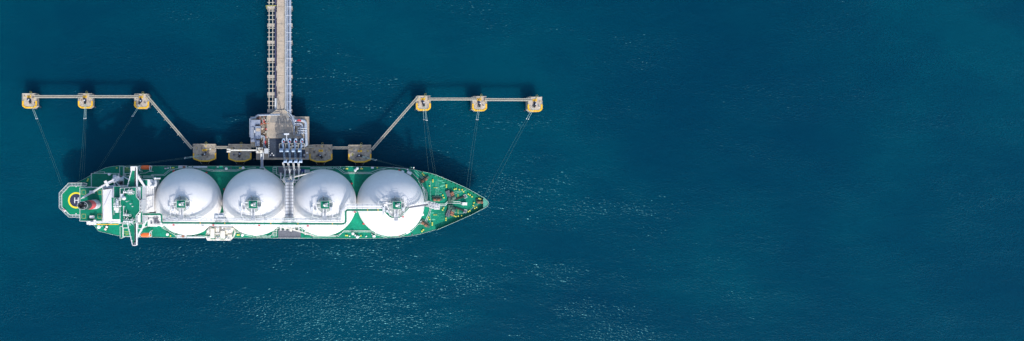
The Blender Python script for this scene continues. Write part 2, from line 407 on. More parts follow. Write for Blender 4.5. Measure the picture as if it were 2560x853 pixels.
sp('pipe_support', mb, grey, br)
mb = M_()   # rail on the north side of the pipes with small valves
mb.rail([p for p in offs(walk[4:8], 4.1)], .9, .1, 2.6)
mb.rail([p for p in offs(walk[11:13], 3.9)], .9, .1, 2.6)
sp('pipe_side_railing', mb, railm, br)
vs_ = M_()
for x in (418, 437, 455, 476, 503, 528, 566, 585, 606, 626, 664, 688, 742, 765, 790, 826, 843):
    q = W(x, 549 + (x - 400) * .004, RZ + .5); w_ = random.uniform(.5, 1.3)
    vs_.box((q.x, q.y, q.z + .2), (w_, random.uniform(.4, .9), .7))
    if random.random() < .7: vs_.cyl((q.x + 1.4, q.y + .9, q.z), (q.x + 1.4, q.y + .9, q.z + 1.1), .28)
sp('valve', vs_, palegrey, br)
for x, y in ((434, 562.2), (533.5, 562.6), (648, 563.6), (769.5, 564.4), (886.5, 529.8), (1007, 542.2)):
    q = W(x, y, RZ); b_ = sp('fire_hose_box', M_().box((q.x, q.y, RZ + .3), (1.1, .95, .8)), redp, br)
q = W(507, 563, RZ); sp('junction_box', M_().box((q.x, q.y, RZ + .3), (1.1, .95, .8)), grey, br)
for x in (500.5, 562, 677, 745, 831, 919, 945):
    y = 557.7 if x < 600 else (559.3 if x < 860 else 525.2)
    q = W(x, y, RZ); sp('step_marking', M_().box((q.x, q.y, RZ + .135), (.4, 1.15, .02)), yellow, br)
# trestle towers carrying the bridge between the tanks
for x in (404, 554, 723, 888):
    y = 549 if x < 860 else 521
    q = W(x, y, RZ); mb = M_()
    for sx in (-.9, .9):
        for sy in (-2.6, 2.6): mb.bar((q.x + sx, q.y + sy, DK), (q.x + sx, q.y + sy, RZ - .2), .35)
    for z in (20, 26, 32, 37):
        for sx in (-.9, .9): mb.bar((q.x + sx, q.y - 2.6, z), (q.x + sx, q.y + 2.6, z - 4), .2); mb.bar((q.x + sx, q.y - 2.6, z - 4), (q.x + sx, q.y + 2.6, z), .2)
        for sy in (-2.6, 2.6): mb.bar((q.x - .9, q.y + sy, z), (q.x + .9, q.y + sy, z), .22)
    sp('support_tower', mb, white, br)
# valve skid near x=550
q = W(548, 541, RZ); mb = M_()
mb.box((q.x, q.y, RZ - .2), (6.2, 3.8, .2)); mb.box((q.x - 1.5, q.y, RZ + .5), (1.6, 1.4, 1.2)); mb.cyl((q.x, q.y + .6, RZ + .6), (q.x + 2.4, q.y + .6, RZ + .6), .5)
mb.rail([(q.x - 3, q.y - 1.9, RZ), (q.x - 3, q.y + 1.4, RZ), (q.x + 3, q.y + 2.3, RZ), (q.x + 3, q.y - 1.9, RZ)], 1.1, .14, 1.5)
sp('valve_skid', mb, palegrey, br)
# truss round tank 4's dome and pipe loops at the corner
mb = M_()
oct4 = [(946, 516), (946, 502), (960, 495), (1010, 495), (1022, 506), (1022, 518), (1001, 541), (979, 541), (960, 523)]
mb.rail([W(x, y, RZ) for x, y in oct4], 1.1, .14, 2.2); sp('dome_deck_railing', mb, railm, br)
mb = M_()
for a, b in (((958, 506), (972, 506)), ((958, 510), (972, 510)), ((958, 514), (972, 514)), ((960, 530), (1000, 530)), ((975, 522), (975, 539)), ((1000, 522), (1002, 536)), ((1010, 500), (1010, 528)), ((949, 500), (990, 500))):
    mb.tube([W(*a, RZ + .3), W(*b, RZ + .3)], .24)
sp('dome_deck_piping', mb, white, br)
# catwalk from tank 4 to the fore mast
a = W(1021, 519, RZ + .2); b = W(1070, 511, DK + 22); mb = M_()
mb.bar(a, b, 1.0, .14); sp('catwalk', mb, darkgrey, br)
mb = M_(); d = Vector((0, .75, 0))
for i in range(12):
    p0 = a.lerp(b, i / 12) + d; p1 = a.lerp(b, (i + 1) / 12) + d; u = Vector((0, .0, 1.4))
    mb.bar(p0, p1, .14); mb.bar(p0 + u, p1 + u + d * .0, .14); mb.bar(p0, p1 + u + Vector((0, .9, 0)), .14); mb.bar(p0 + u + Vector((0, .9, 0)), p1, .14)
mb.line([a + d + Vector((0, .9, 1.4)), b + d + Vector((0, .9, 1.4))], .14)
sp('catwalk_truss', mb, white, br)
# ---------------------------------------------------------------- cross-ship pipe trunk between tanks 2 and 3, to the manifolds
tk = sp('cross_pipe_deck', M_().rect(713.5, 450, 733, 546, 37.6, 38.0), grey)
for x, r_ in ((715.8, .55), (719.6, .42), (723, .28), (730.4, .5), (726.6, .25)):
    p = [W(x, 546, 38.8), W(x, 456, 38.8), W(x + (-3 if x < 724 else 3), 450, 36), W(x + (-5 if x < 724 else 5), 447, 22)]
    sp('cross_pipe', M_().tube(p, r_, 10), white if r_ > .3 else palegrey, tk)
mb = M_()
for y in range(456, 546, 8): mb.bar(W(712.8, y, 39.2), W(733.6, y, 39.2), .2, .3)
mb.line([W(724.8, 455, 39.4), W(724.8, 545, 39.4)], .35, .2)
sp('cross_beam', mb, darkgrey, tk)
mb = M_()
for x in (712.6, 734): mb.rail([W(x, 452, 38), W(x, 545, 38)], 1.1, .12, 2.5)
sp('trunk_railing', mb, railm, tk)
mb = M_()
for y in (455, 485, 515):
    for x in (714, 732.5): mb.bar(W(x, y, 37.6), Vector((W(x, y, 37.6).x, W(x, y, 37.6).y, DK)), .4)
sp('trunk_leg', mb, white, tk)
for side in (0, 1):
    if side == 0: y0, y1, ym, s = 417.2, 434.5, 437, 1
    else: y0, y1, ym, s = 574.5, 595.2, 571, -1
    mf = sp('manifold_platform', M_().rect(695.5, y0, 752, y1, 15.6, 15.9), darkgrey)
    mf['label'] = 'manifold platform on the ' + ('jetty side' if side == 0 else 'open water side')
    mb = M_().rail([W(x, y, 15.9) for x, y in ((684, y0 if s > 0 else y1), (752, y0 if s > 0 else y1), (775, y0 if s > 0 else y1))], 1.0, .14, 2.4)
    mb.line([W(x, y, 17) for x, y in ((692, ym - 7 * s), (692, ym - 1 * s), (698, ym + 1 * s), (746, ym + 1 * s), (755, ym - 2 * s), (756, ym - 8 * s))], .3)
    mb.line([W(x, y, 17) for x, y in ((696, ym + 3.2 * s), (748, ym + 3.2 * s))], .22)
    sp('manifold_railing', mb, railm, mf)
    mb = M_()
    for x in (702, 712.5, 724, 735.5, 747):
        ya = ym - 12 * s if (side == 0 and x > 705) else ym - 5 * s
        mb.cyl(W(x, ym + 4 * s, 18), W(x, ya, 18), .42); mb.cyl(W(x, ya + 1.2 * s, 18), W(x, ya, 18), .75)
        mb.cyl(W(x, ym - 1 * s, 18), W(x, ym - 2.2 * s, 18), .72)
        mb.bar(W(x, ym + 2 * s, 18), W(x, ym + 2 * s, 15.9), .4)
    sp('loading_flange', mb, white, mf)
    mb = M_()
    for pth in ([(702, ym + 3 * s), (702, ym + 11 * s), (707, ym + 14 * s), (714, ym + 14 * s)], [(712.5, ym + 3 * s), (709, ym + 8 * s), (716, ym + 9 * s), (716, ym + 16 * s)],
                [(747, ym + 3 * s), (747, ym + 10 * s), (743, ym + 14 * s), (733, ym + 14 * s)], [(735.5, ym + 3 * s), (736, ym + 8 * s), (730, ym + 9 * s), (730, ym + 16 * s)], [(724, ym + 3 * s), (724, ym + 16 * s)],
                [(709, ym + 13 * s), (709, ym + 19 * s), (739, ym + 19 * s), (739, ym + 12 * s)]):
        if side == 1: pth = [(x, min(y, ym) if False else ym - (ym - y) * .45) for x, y in pth]
        mb.tube([W(x, y, 18.2) for x, y in pth], .42)
    sp('manifold_pipe', mb, white, mf)
    mb = M_()
    for ix in range(3):
        for iy in range(3 if side == 0 else 2):
            q = W(763 + ix * 4.6, (426 + iy * 3.2) if side == 0 else 579 + iy * 6.5, 15.2); mb.box((q.x, q.y, 15), (.75, .75, 2))
    sp('locker', mb, white, mf)
    q = W(757 if side == 0 else 768, 427 if side == 0 else 592, 15); sp('drip_tray', M_().box((q.x, q.y, 14.5), (3.4, 2.4, .9)), mat('blue_tarp', (.02, .06, .22), .6) if side == 0 else green2, mf)
    q = W(687, 426 if side == 0 else 583, 16); mb = M_()
    for sx in (-1, 1): mb.bar((q.x + sx * 1.2, q.y - 1.8, 16), (q.x + sx * 1.2, q.y + 1.8, 16), .2)
    for k in range(4): mb.bar((q.x - 1.2, q.y - 1.8 + k * 1.2, 16), (q.x + 1.2, q.y - 1.8 + k * 1.2, 16), .2)
    for sx in (-1, 1):
        for sy in (-1, 1): mb.bar((q.x + sx * 1.2, q.y + sy * 1.8, 14), (q.x + sx * 1.2, q.y + sy * 1.8, 16), .2)
    sp('stair_frame', mb, railm, mf)
# ---------------------------------------------------------------- cranes
def crane(label, base, z0, zp, elbow, tip, w=1.1, m=cream, rp=1.3):
    B = W(*base, zp); T = W(*tip, zp + 1.5); E = W(*elbow, zp + 2.0)
    c = sp('deck_crane', M_().cyl((B.x, B.y, z0), (B.x, B.y, zp), rp, rp * .8, 18), m); c['label'] = label
    d = (T - B).normalized(); sd = Vector((-d.y, d.x, 0))
    mb = M_(); mb.box((B.x, B.y, zp + .6), (rp * 2.1, rp * 1.9, 1.4), math.atan2(d.y, d.x)); mb.box(B - d * rp * 1.5 + Vector((0, 0, .8)), (rp * 1.3, rp * 1.5, 1.0), math.atan2(d.y, d.x))
    sp('crane_house', mb, m, c)
    mb = M_(); mb.bar(B + Vector((0, 0, 1.4)), E, w * 1.25, w); mb.bar(E, T, w * .9, w * .8)
    mb.add([T + sd * .35, T - sd * .35, T + d * 2.2, T + Vector((0, 0, .4)) + sd * .35, T + Vector((0, 0, .4)) - sd * .35], [(0, 1, 2), (4, 3, 2), (0, 2, 3), (2, 1, 4)])
    sp('boom', mb, m, c)
    mb = M_(); mb.box(E + Vector((0, 0, .3)), (w * 1.5, w * 3.2, 1.0), math.atan2(d.y, d.x)); sp('boom_joint', mb, m, c)
    mb = M_(); mb.line([B + sd * .5 + Vector((0, 0, 2.1)), E + sd * .55 + Vector((0, 0, .6))], .2); mb.line([E + Vector((0, 0, 1)), T + Vector((0, 0, .6))], .12)
    sp('hydraulic_ram', mb, grey, c)
    return c
crane('beige crane beside the jetty manifold', (717, 448.5), DK, 27, (729, 444.5), (781, 431.5), .8)
crane('beige crane beside the seaward manifold', (714, 567), DK, 27, (728, 573), (779, 587.5), .9)
crane('white crane with its boom angled over the stern house', (289, 449.5), DK, 38, (267, 459), (208, 494), 1.15, white, 1.5)
crane('white crane with its boom lying along the port stern edge', (229, 557), DK, 36, (238, 556), (298, 555), 1.0, white, 1.3)
q0, q1 = W(238, 561.3, 32), W(296, 561, 32); sp('boom_rest', M_().bar(q0, q1, .5, .5), yellow)
mb = M_()
for x in (240, 270, 294): p = W(x, 561.2, 32); mb.bar(p, (p.x, p.y, DK), .3)
sp('boom_rest_post', mb, white)
# ---------------------------------------------------------------- cargo machinery house, port side
mh = sp('machinery_house', M_().prism([(512.5, 590), (519, 601.3), (576, 601.3), (584, 594), (588.5, 583), (583, 570), (519, 568), (515, 576)], DK, 21.5), cream)
mb = M_()
for (x0, y0, x1, y1, z) in ((526, 572, 536, 596, 25), (551, 578, 562, 597, 24.5), (565, 571, 578, 583, 23.5), (539, 568, 548, 580, 23.6), (518, 574, 524, 582, 23), (569, 586, 580, 592, 22.6), (538, 583, 548, 589, 22.8)):
    mb.rect(x0, y0, x1, y1, 21.5, z)
sp('machinery_casing', mb, cream, mh)
mb = M_().line([W(x, y, 22.2) for x, y in ((512.5, 589.2), (525, 589.2), (528.5, 597), (538, 597), (538, 590.6), (549, 590.6), (552.5, 597.4), (561.5, 597.4), (566, 591.6), (581, 591.6), (585, 577))], .6, .1)
mb.line([W(x, y, 22.2) for x, y in ((512.5, 589), (518, 570))], .5, .1); mb.line([W(x, y, 22.2) for x, y in ((531, 567), (537, 580), (538, 597))], .5, .1)
sp('roof_walkway', mb, green2, mh)
mb = M_()
for x, y, r_ in ((520.5, 596, .9), (544, 597.5, .9), (566, 597, .8), (572, 598, .7), (519, 578, .7), (556, 570, .7), (574, 577, 1.2), (531, 576, .7)):
    p = W(x, y, 23.4); mb.cyl((p.x, p.y, 21.5), (p.x, p.y, 23.2), r_ * .7); mb.ball((p.x, p.y, 23.2), r_, 12)
sp('ventilator', mb, white, mh)
mb = M_()
for a, b in (((522, 571), (522, 586)), ((540, 571), (548, 571)), ((545, 566), (545, 582)), ((552, 575), (575, 575)), ((556, 568), (580, 568)), ((549, 583), (551, 591)), ((516, 592), (582, 592.6)), ((530, 583), (556, 583))):
    mb.tube([W(*a, 23.9), W(*b, 23.9)], .2)
sp('roof_pipe', mb, palegrey, mh)
mb = M_().rail([W(x, y, 21.6) for x, y in ((512.5, 590), (519, 601), (576, 601), (584, 594), (588, 583))], 1.0, .1, 2.4); sp('roof_railing', mb, railm, mh)
# ---------------------------------------------------------------- accommodation and stern
house = sp('accommodation_block', M_().prism([(229, 434), (296, 434), (296, 466), (345, 466), (345, 560), (229, 556)], DK, 22), white)
def roof(name, poly, z0, z1, wm=white, gm=green2, parent=house, railp=None):
    b_ = sp(name, M_().prism(poly, z0, z1 - .02), wm, parent) if wm else None
    P = [W(x, y, z1) for x, y in poly]; c = sum(P, Vector()) / len(P)
    Q = [c + (p - c) * .985 for p in P]
    r_ = sp('roof_deck', M_().wprism([(p.x, p.y) for p in Q], z1 - .015, z1 + .06), gm, parent)
    if railp is not False: sp('roof_railing', M_().rail([p for p in P] + [P[0]], 1.0, .11, 2.4), railm, parent)
    return r_
roof('lower_house', [(229, 434), (296, 434), (296, 470), (229, 470)], 21, 22.2)
roof('engine_casing', [(200.5, 469), (256.5, 469), (256.5, 553), (200.5, 553)], 14, 34)
roof('casing_wing', [(300, 416), (309, 416), (309, 440), (300, 440)], 14, 20)
roof('casing_wing', [(301, 566), (307, 566), (307, 595.5), (301, 595.5)], 14, 20)
sp('casing_hatch', M_().prism([(257.5, 475), (286, 471), (286, 493), (281, 493), (281, 545.5), (258, 553)], 14, 38), mat('casing_white', (.68, .69, .72), .4, var=.03), house)
sp('casing_cable', M_().bar(W(277, 475, 38.2), W(260, 514, 38.2), .2, .1), grey, house)
roof('aft_house', [(285, 466), (303, 466), (303, 494), (285, 494)], 22, 44.5)
roof('aft_house', [(278.5, 494), (303, 494), (303, 549), (280.5, 549)], 22, 45.5, railp=False)
wh = [(301, 471), (341, 468), (341, 491.5), (350, 502), (350, 528), (340.5, 539), (340.5, 557.5), (301, 557.5)]
roof('wheelhouse', wh, 22, 49.5)
roof('bridge_front', [(345, 466), (355.6, 466), (355.6, 557.5), (345, 557.5)], 22, 43, railp=False)
sp('bridge_front_strip', M_().prism([(343.5, 468), (350.8, 468), (350.8, 495), (352.5, 500), (352.5, 530), (350.8, 535), (350.8, 556), (343.5, 556)], 42, 44.6), white, house)
# bridge windows on the wheelhouse front
mb = M_()
Wp = [W(x, y, 49.5) for x, y in wh]
for a, b in zip(Wp[1:6], Wp[2:7]):
    k = max(2, int((b - a).length / 1.6)); d = (b - a).normalized(); nr = Vector((-d.y, d.x, 0))
    if nr.x < 0: nr = -nr
    for i in range(k):
        q = a.lerp(b, (i + .5) / k) + nr * .06; mb.box((q.x, q.y, 47.6), (1.2 * abs(d.x) + .12, 1.2 * abs(d.y) + .12, 1.1))
sp('bridge_window', mb, glass, house)
for side in (0, 1):
    if side == 0: ya, yb = 467, 416.5; z = 46.5
    else: ya, yb = 557, 613.5; z = 46.5
    s = 1 if yb > ya else -1
    wgn = sp('bridge_wing', M_().prism([(318, ya), (341, ya), (341, yb), (331.5, yb)], z - 1.2, z), white)
    wgn['label'] = 'bridge wing reaching ' + ('over the open water' if side else 'towards the jetty')
    sp('wing_deck', M_().prism([(319.5, ya), (336.3, ya), (336.3, yb - s), (332.5, yb - s)], z + .01, z + .08), green2, wgn)
    sp('wing_window_strip', M_().prism([(336.6, ya), (341, ya), (341, yb - s * 3), (336.6, yb - s * 3)], z + .01, z + .5), glass, wgn)
    sp('wing_parapet', M_().bar(W(342.2, ya, z + .7), W(342.2, yb, z + .7), .75, 1.4), white, wgn)
    sp('wing_edge', M_().line([W(318.5, ya, z + .5), W(331.8, yb, z + .5), W(341, yb, z + .5)], .4, 1.0), white, wgn)
    mb = M_().bar(W(343.5, ya + s * 24 if side else 437, z - .3), W(364, ya - 3 if side else 466, z - 4), 1.0, .8)
    mb = M_()
    if side == 0: mb.prism([(343, 434), (346, 438), (364.5, 467), (359, 467), (343, 445)], z - 2.5, z - 1.5)
    else: mb.prism([(343.5, 598), (346, 592), (368.5, 551), (363.5, 553), (343.5, 588)], z - 2.5, z - 1.5)
    sp('wing_brace', mb, white, wgn)
    mb = M_()
    q = W(333.5, yb - s * 5, z); mb.box((q.x, q.y, z + .9), (2.6, 2.6, 1.6)) if side == 0 else mb.box((W(338.5, 610, z).x, W(338.5, 610, z).y, z + .5), (1.6, 2, .8))
    sp('wing_cabin', mb, white if side == 0 else darkgrey, wgn)
    for k in range(5):
        p = W(321 + k * 2.3, ya + s * (8 + k * 9), z + 1); sp('wing_light', M_().box((p.x, p.y, z + 1.2), (1.1, .16, .16)), railm, wgn)
# white forward deck over the compressor space
fw = sp('forward_deckhouse', M_().prism([(357.5, 449), (380, 449), (384.5, 455), (384.5, 530), (357.5, 530)], DK, 31), white)
sp('forward_deckhouse_roof', M_().prism([(358, 450), (368.5, 450), (368.5, 465), (358, 465)], 31.0, 31.1), green2, fw)
sp('lower_deckhouse', M_().prism([(357.5, 539), (404, 539), (404, 556), (392, 567), (357.5, 566)], DK, 27), white, fw)
sp('lower_deckhouse_roof', M_().prism([(359, 556), (369, 551), (369, 565.5), (359, 565.5)], 27.0, 27.1), green2, fw)
mb = M_()
for i in range(5):
    for j in range(12):
        if random.random() < .75:
            p = W(362 + i * 4.6 + (j % 2) * 1.5, 468 + j * 5, 31); mb.box((p.x, p.y, 31.15), (.28, .28, .3))
sp('deck_fitting', mb, darkgrey, fw)
mb = M_().line([W(358, 493, 31.2), W(368, 491, 31.2), W(381, 488, 31.2), W(381, 455, 31.2)], .3, .2); mb.line([W(358, 527, 31.2), W(369, 525, 31.2), W(372, 520, 31.2), W(382, 516, 31.2), W(382.5, 492, 31.2)], .25, .2)
mb.line([W(359, 545.5, 27.2), W(386, 545.5, 27.2)], .3, .2)
sp('deck_seam_pipe', mb, grey, fw)
mb = M_()
for x, y, w_, d_ in ((386, 551, 1.3, 2.6), (392, 550, 1.2, 2.4), (397, 543, 1, 1), (378, 558, 1, 1), (371, 548, .6, .6), (395, 557, 1.2, .8)):
    p = W(x, y, 28); mb.box((p.x, p.y, 27.6), (w_, d_, 1.2))
sp('deck_machine', mb, darkgrey, fw)
mb = M_()
mb.tube([W(384, 562, 28.4), W(396, 562, 28.4), W(408, 566, 28.4)], .6); mb.tube([W(383, 548, 28.2), W(383, 566, 28.2)], .25)
sp('vent_duct', mb, white, fw)
mb = M_()
p = W(380, 466, 35); mb.cyl((p.x, p.y, 31), (p.x, p.y, 34), .8); mb.ball((p.x, p.y, 34.2), 1.35, 20)
p2 = W(387.6, 446.4, 30); mb.cyl((p2.x, p2.y, 14), (p2.x, p2.y, 29), .5); mb.ball((p2.x, p2.y, 29.5), .95, 16); mb.tube([(p2.x, p2.y, 29), (p2.x + 3.2, p2.y - .1, 29)], .42)
mb.tube([(p.x + 1, p.y + .3, 32), W(387, 464, 31), W(389.5, 459, 31), W(388.5, 452, 30)], .8, 10)
mb.build('vent_cowl', white, fw)
mb = M_().rail([W(x, y, 27) for x, y in ((358, 440), (384, 440), (384, 448), (358, 448))], 1, .14, 2); mb.line([W(358, 443, 27), W(384, 443, 27)], .25)
sp('gallery_railing', mb, railm, fw)
sp('gallery', M_().prism([(357.5, 439.5), (384.5, 439.5), (384.5, 449), (357.5, 449)], 26, 27), green2, fw)
# deckhouses north and south of the wheelhouse
for (x0, y0, x1, y1, z) in ((309, 440, 345, 466, 24), (345, 448, 357, 466, 27), (307, 560, 345, 570, 24), (345, 560, 357, 572, 26)):
    sp('side_house', M_().rect(x0, y0, x1, y1, DK, z), white, house); sp('side_roof', M_().rect(x0 + .8, y0 + .8, x1 - .8, y1 - .8, z + .01, z + .07), green2, house)
    sp('side_railing', M_().rail([W(x, y, z) for x, y in ((x0, y0), (x1, y0), (x1, y1), (x0, y1), (x0, y0))], 1, .14, 2.4), railm, house)
# yellow-marked muster decks
for (x0, y0, x1, y1) in ((309.5, 417.5, 327, 434), (309.5, 570, 329, 591)):
    md = sp('muster_deck', M_().rect(x0, y0, x1, y1, 17.6, 18), green)
    sp('muster_railing', M_().rail([W(x, y, 18) for x, y in ((x0, y0), (x0, y1), (x1, y1), (x1, y0), (x0, y0))], 1, .2, 2.4), railm, md)
    mb = M_()
    for k in range(7):
        for j in range(2):
            p = W(x0 + 2.5 + k * 2.2, (y0 + 6 if y0 < 500 else y0 + 9) + j * 4, 18.05); mb.box((p.x, p.y, 18.05), (.3, .3, .08))
    p = W(x0 + 8, y0 + 2.5 if y0 < 500 else y1 - 4, 18.05); mb.box((p.x, p.y, 18.05), (1.8, .4, .08))
    sp('muster_marking', mb, bolly, md)
# aerials, masts, satellite domes
mb = M_(); p = W(292.5, 516, 52)
mb.bar((p.x, p.y, 45.5), (p.x, p.y, 56), .8); mb.box((p.x, p.y, 52), (1.8, 7.6, .5)); mb.box((p.x + .5, p.y, 53.5), (4.6, .6, .5)); mb.box((p.x + .2, p.y + 1.5, 54.6), (3.2, .5, .5)); mb.box((p.x, p.y - 1.6, 52.8), (3.0, 1.6, .5))
mb.box((p.x, p.y + 3.4, 52.5), (.9, 2, .5)); mb.bar((p.x + 2, p.y, 53.5), (p.x + 3.2, p.y + .4, 53.5), .3)
rm = sp('radar_mast', mb, white)
mb = M_().box((p.x - .2, p.y + .6, 55.5), (.3, 3.6, .3)); mb.box((p.x + 1.3, p.y - 1.4, 54), (.3, 2.6, .3)); sp('radar_scanner', mb, cream, rm)
mb = M_().line([(p.x + 3.6, p.y + .2, 50.6), (p.x + 3.6, p.y - 5, 50.6)], .25); mb.rail([(p.x - 3.4, p.y - 5.6, 45.6), (p.x - 3.4, p.y + 4.5, 45.6), (p.x + 2.4, p.y + 4.5, 45.6)], 1, .13, 1.8); sp('mast_railing', mb, railm, rm)
for x, y, r_, z in ((300.5, 497.6, 1.15, 49), (310, 495.6, 1.25, 52), (247, 567.8, 1.2, 22)):
    p = W(x, y, z); mb = M_().cyl((p.x, p.y, z - (4.5 if z > 30 else 8)), (p.x, p.y, z), .3); mb.ball((p.x, p.y, z), r_, 20); sp('satellite_dome', mb, white)
p = W(304.5, 489.5, 52); sp('aerial_housing', M_().box((p.x, p.y, 50.6), (1.6, 2.2, 2.4)), palegrey)
for x0, y0, x1, y1 in ((308, 476, 331, 486), (309, 534, 322, 542), (308, 548.5, 332, 559.5)):
    mb = M_(); z = 51
    for k in range(26 if x1 - x0 > 15 else 12):
        a = W(random.uniform(x0, x1), random.uniform(y0, y1), z + random.uniform(-.8, 1)); an = random.choice((0, PI / 2, PI / 4, -PI / 4, .2)); l_ = random.uniform(.8, 2.2)
        mb.bar(a, a + Vector((math.cos(an), math.sin(an), random.uniform(-.3, .3))) * l_, .2)
    for k in range(5): a = W(x0 + (x1 - x0) * (k + .5) / 5, (y0 + y1) / 2, z); mb.bar((a.x, a.y, 49.5), a, .2); mb.cyl(a, a + Vector((0, 0, .6)), .5, .5, 10)
    mb.rail([W(x0, y0, 49.6), W(x1, y0, 49.6)], 1, .12, 1.6)
    sp('aerial_rack', mb, white)
for x, y, h in ((330.5, 516.5, 3), (325, 510, 5), (316, 504, 6), (309, 517, 4), (300, 530, 3), (334, 480, 3)):
    p = W(x, y, 49.6 + h); mb = M_().cyl((p.x, p.y, 49.5), (p.x, p.y, 49.6 + h), .14, .08, 8); mb.box((p.x, p.y, 49.6 + h), (1.0, .18, .18)); mb.box((p.x + .2, p.y, 49.3 + h), (.2, .8, .2)); sp('whip_aerial', mb, white)
# funnel
fb = W(237.5, 511, 34); ft = W(205.5, 514, 55.5)
ax = (ft - fb)
def fsec(t0, t1, ra, rb, name, m, parent=None):
    mb = M_(); vs = []; n_ = 32
    for t, rr in ((t0, ra), (t1, rb)):
        c = fb + ax * t
        for i in range(n_):
            a = 2 * PI * i / n_; vs.append(c + Vector((math.cos(a) * rr * 1.25, math.sin(a) * rr, 0)))
    mb.add(vs, [(i, (i + 1) % n_, n_ + (i + 1) % n_, n_ + i) for i in range(n_)], True); mb.add(vs[n_:], [tuple(range(n_))])
    return sp(name, mb, m, parent)
fun = fsec(0, .36, 3.05, 2.85, 'funnel', palegrey)
fsec(.36, .68, 2.86, 2.7, 'red_band', funnelred, fun)
fsec(.68, .96, 2.72, 2.45, 'black_top', mat('funnel_black', (.02, .05, .045), .5), fun)
c = fb + ax * .97; mb = M_().cyl(c, c + Vector((-.2, 0, 2.6)), 1.35, 1.25, 20, cap=False); mb.cyl(c + Vector((-.2, 0, 1.4)), c + Vector((-.2, 0, 1.5)), 1.25, 1.25, 20); sp('exhaust_pipe', mb, black, fun)
mb = M_()
for a in range(4): d = Vector((math.cos(a * PI / 2 + .6) * 2.4, math.sin(a * PI / 2 + .6) * 1.7, .3)); mb.bar(c + d * .55, c + d + Vector((0, 0, .2)), .5, .25)
ring = [c + Vector((math.cos(2 * PI * k / 20) * 3.1, math.sin(2 * PI * k / 20) * 2.4, .4)) for k in range(21)]; mb.line(ring, .16)
sp('funnel_top_ring', mb, palegrey, fun)
mb = M_().cyl(c + Vector((1.6, .9, -1)), c + Vector((1.6, .9, 1)), .45); mb.cyl(c + Vector((1.4, -1, -1)), c + Vector((1.4, -1, .8)), .35); sp('small_exhaust', mb, darkgrey, fun)
# yellow squares and boxes on the casing roof
for x0, y0 in ((204.5, 475.5), (244.5, 475.5), (204.5, 535.5), (244.5, 535.5)):
    x1, y1 = x0 + 9.6, y0 + 10.5; mb = M_()
    P4 = [W(x, y, 34.1) for x, y in ((x0, y0), (x1, y0), (x1, y1), (x0, y1), (x0, y0))]
    mb.line(P4, .22, .04); sp('yellow_square_marking', mb, dullyellow, house)
for x0, y0, x1, y1 in ((223.5, 477, 236, 483.5), (224, 539.5, 235, 546)): sp('roof_locker', M_().rect(x0, y0, x1, y1, 34, 35.6), white, house)
# side vents on north lower house
mb = M_(); mb.prism([(282, 437), (291, 437), (291, 449), (282, 449)], 22, 25); mb.tube([W(291, 450, 30), W(300, 448, 30), W(309, 448, 30)], 1.25, 14); mb.tube([W(289, 455, 28), W(296, 462, 28), W(303, 466, 28)], .35); mb.tube([W(302, 447, 28), W(308, 442, 28), W(314, 445, 28), W(322, 449, 28)], .4)
mb.prism([(248, 467), (284, 463), (285, 456), (289, 466), (286, 470), (262, 471)], 24, 26)
sp('vent_trunk', mb, palegrey, house)
p = W(272, 436, 25); sp('vent_cowl', M_().cyl((p.x, p.y, 22), (p.x, p.y, 24.5), .8, .8, 16), white, house)
# aft deck lines, north
mb = M_().rail([W(x, y, DK) for x, y in ((236, 431), (262, 429.5), (262, 434))], 1, .2, 2.4); mb.rail([W(x, y, 15) for x, y in ((262, 433), (296, 434), (296, 440))], 1, .2, 2.4)
sp('aft_railing', mb, railm)
mb = M_()
for x, y in ((280, 452), (282, 455), (300, 455), (305, 462), (312, 464), (297, 461)):
    p = W(x, y, 24.6); mb.box((p.x, p.y, 24.4), (random.uniform(.8, 2), random.uniform(.5, 1.2), 1.2))
sp('deck_machine', mb, darkgrey, house)
# ---------------------------------------------------------------- helideck
HZ = 20.0
hp = [(162, 471.5), (170, 465.5), (212, 465.5), (212, 536.5), (174, 536.5), (155.8, 517.5), (155.8, 486)]
hp = [(174.5, 465.8), (214, 465.8), (214, 536.5), (175, 536.5), (155.8, 517.3), (155.8, 485.5)]
heli = sp('helideck', M_().prism(hp, HZ - .8, HZ), heligreen)
outer = [(218, 459.5), (211.5, 457.7), (171.5, 457.7), (148, 482.3), (148, 519.7), (172.5, 543.5), (214, 543.5)]
inner = [(216, 465), (209, 465), (174.3, 465), (155, 485.2), (155, 517.6), (174.9, 537.3), (214, 537.3)]
mb = M_(); fr = M_()
for i in range(len(outer) - 1):
    a, b, c_, d_ = outer[i], outer[i + 1], inner[i + 1], inner[i]
    q = [W(*p, HZ - .15) for p in (a, b, c_, d_)]
    mb.wprism([(v.x, v.y) for v in q], HZ - .25, HZ - .15)
    k = max(1, round((q[1] - q[0]).length / 2.15))
    for j in range(k + 1): fr.bar(q[0].lerp(q[1], j / k) + Vector((0, 0, .12)), q[3].lerp(q[2], j / k) + Vector((0, 0, .12)), .12)
    fr.bar(q[0] + Vector((0, 0, .14)), q[1] + Vector((0, 0, .14)), .2); fr.bar(q[3] + Vector((0, 0, .2)), q[2] + Vector((0, 0, .2)), .3)
sp('safety_net', mb, netm, heli); sp('net_frame', fr, railm, heli)
hc = W(190.5, 501, HZ)
mb = M_().lathe((hc.x, hc.y, HZ), [(4.2, .012), (5.3, .012)], 64); sp('yellow_ring', mb, mat('helideck_yellow', (.8, .64, .03), .5, var=.04), heli)
mb = M_().lathe((hc.x, hc.y, HZ), [(.01, .008), (4.2, .008)], 64); sp('navy_circle', mb, mat('helideck_navy', (.02, .028, .07), .6, var=.05), heli)
mb = M_()
hx = W(191.2, 501, HZ)
for sx in (-1, 1): mb.box((hx.x + sx * 1.15, hx.y, HZ + .03), (.55, 3.7, .02))
mb.box((hx.x, hx.y, HZ + .03), (1.75, .55, .02)); sp('helipad_letter', mb, white, heli)
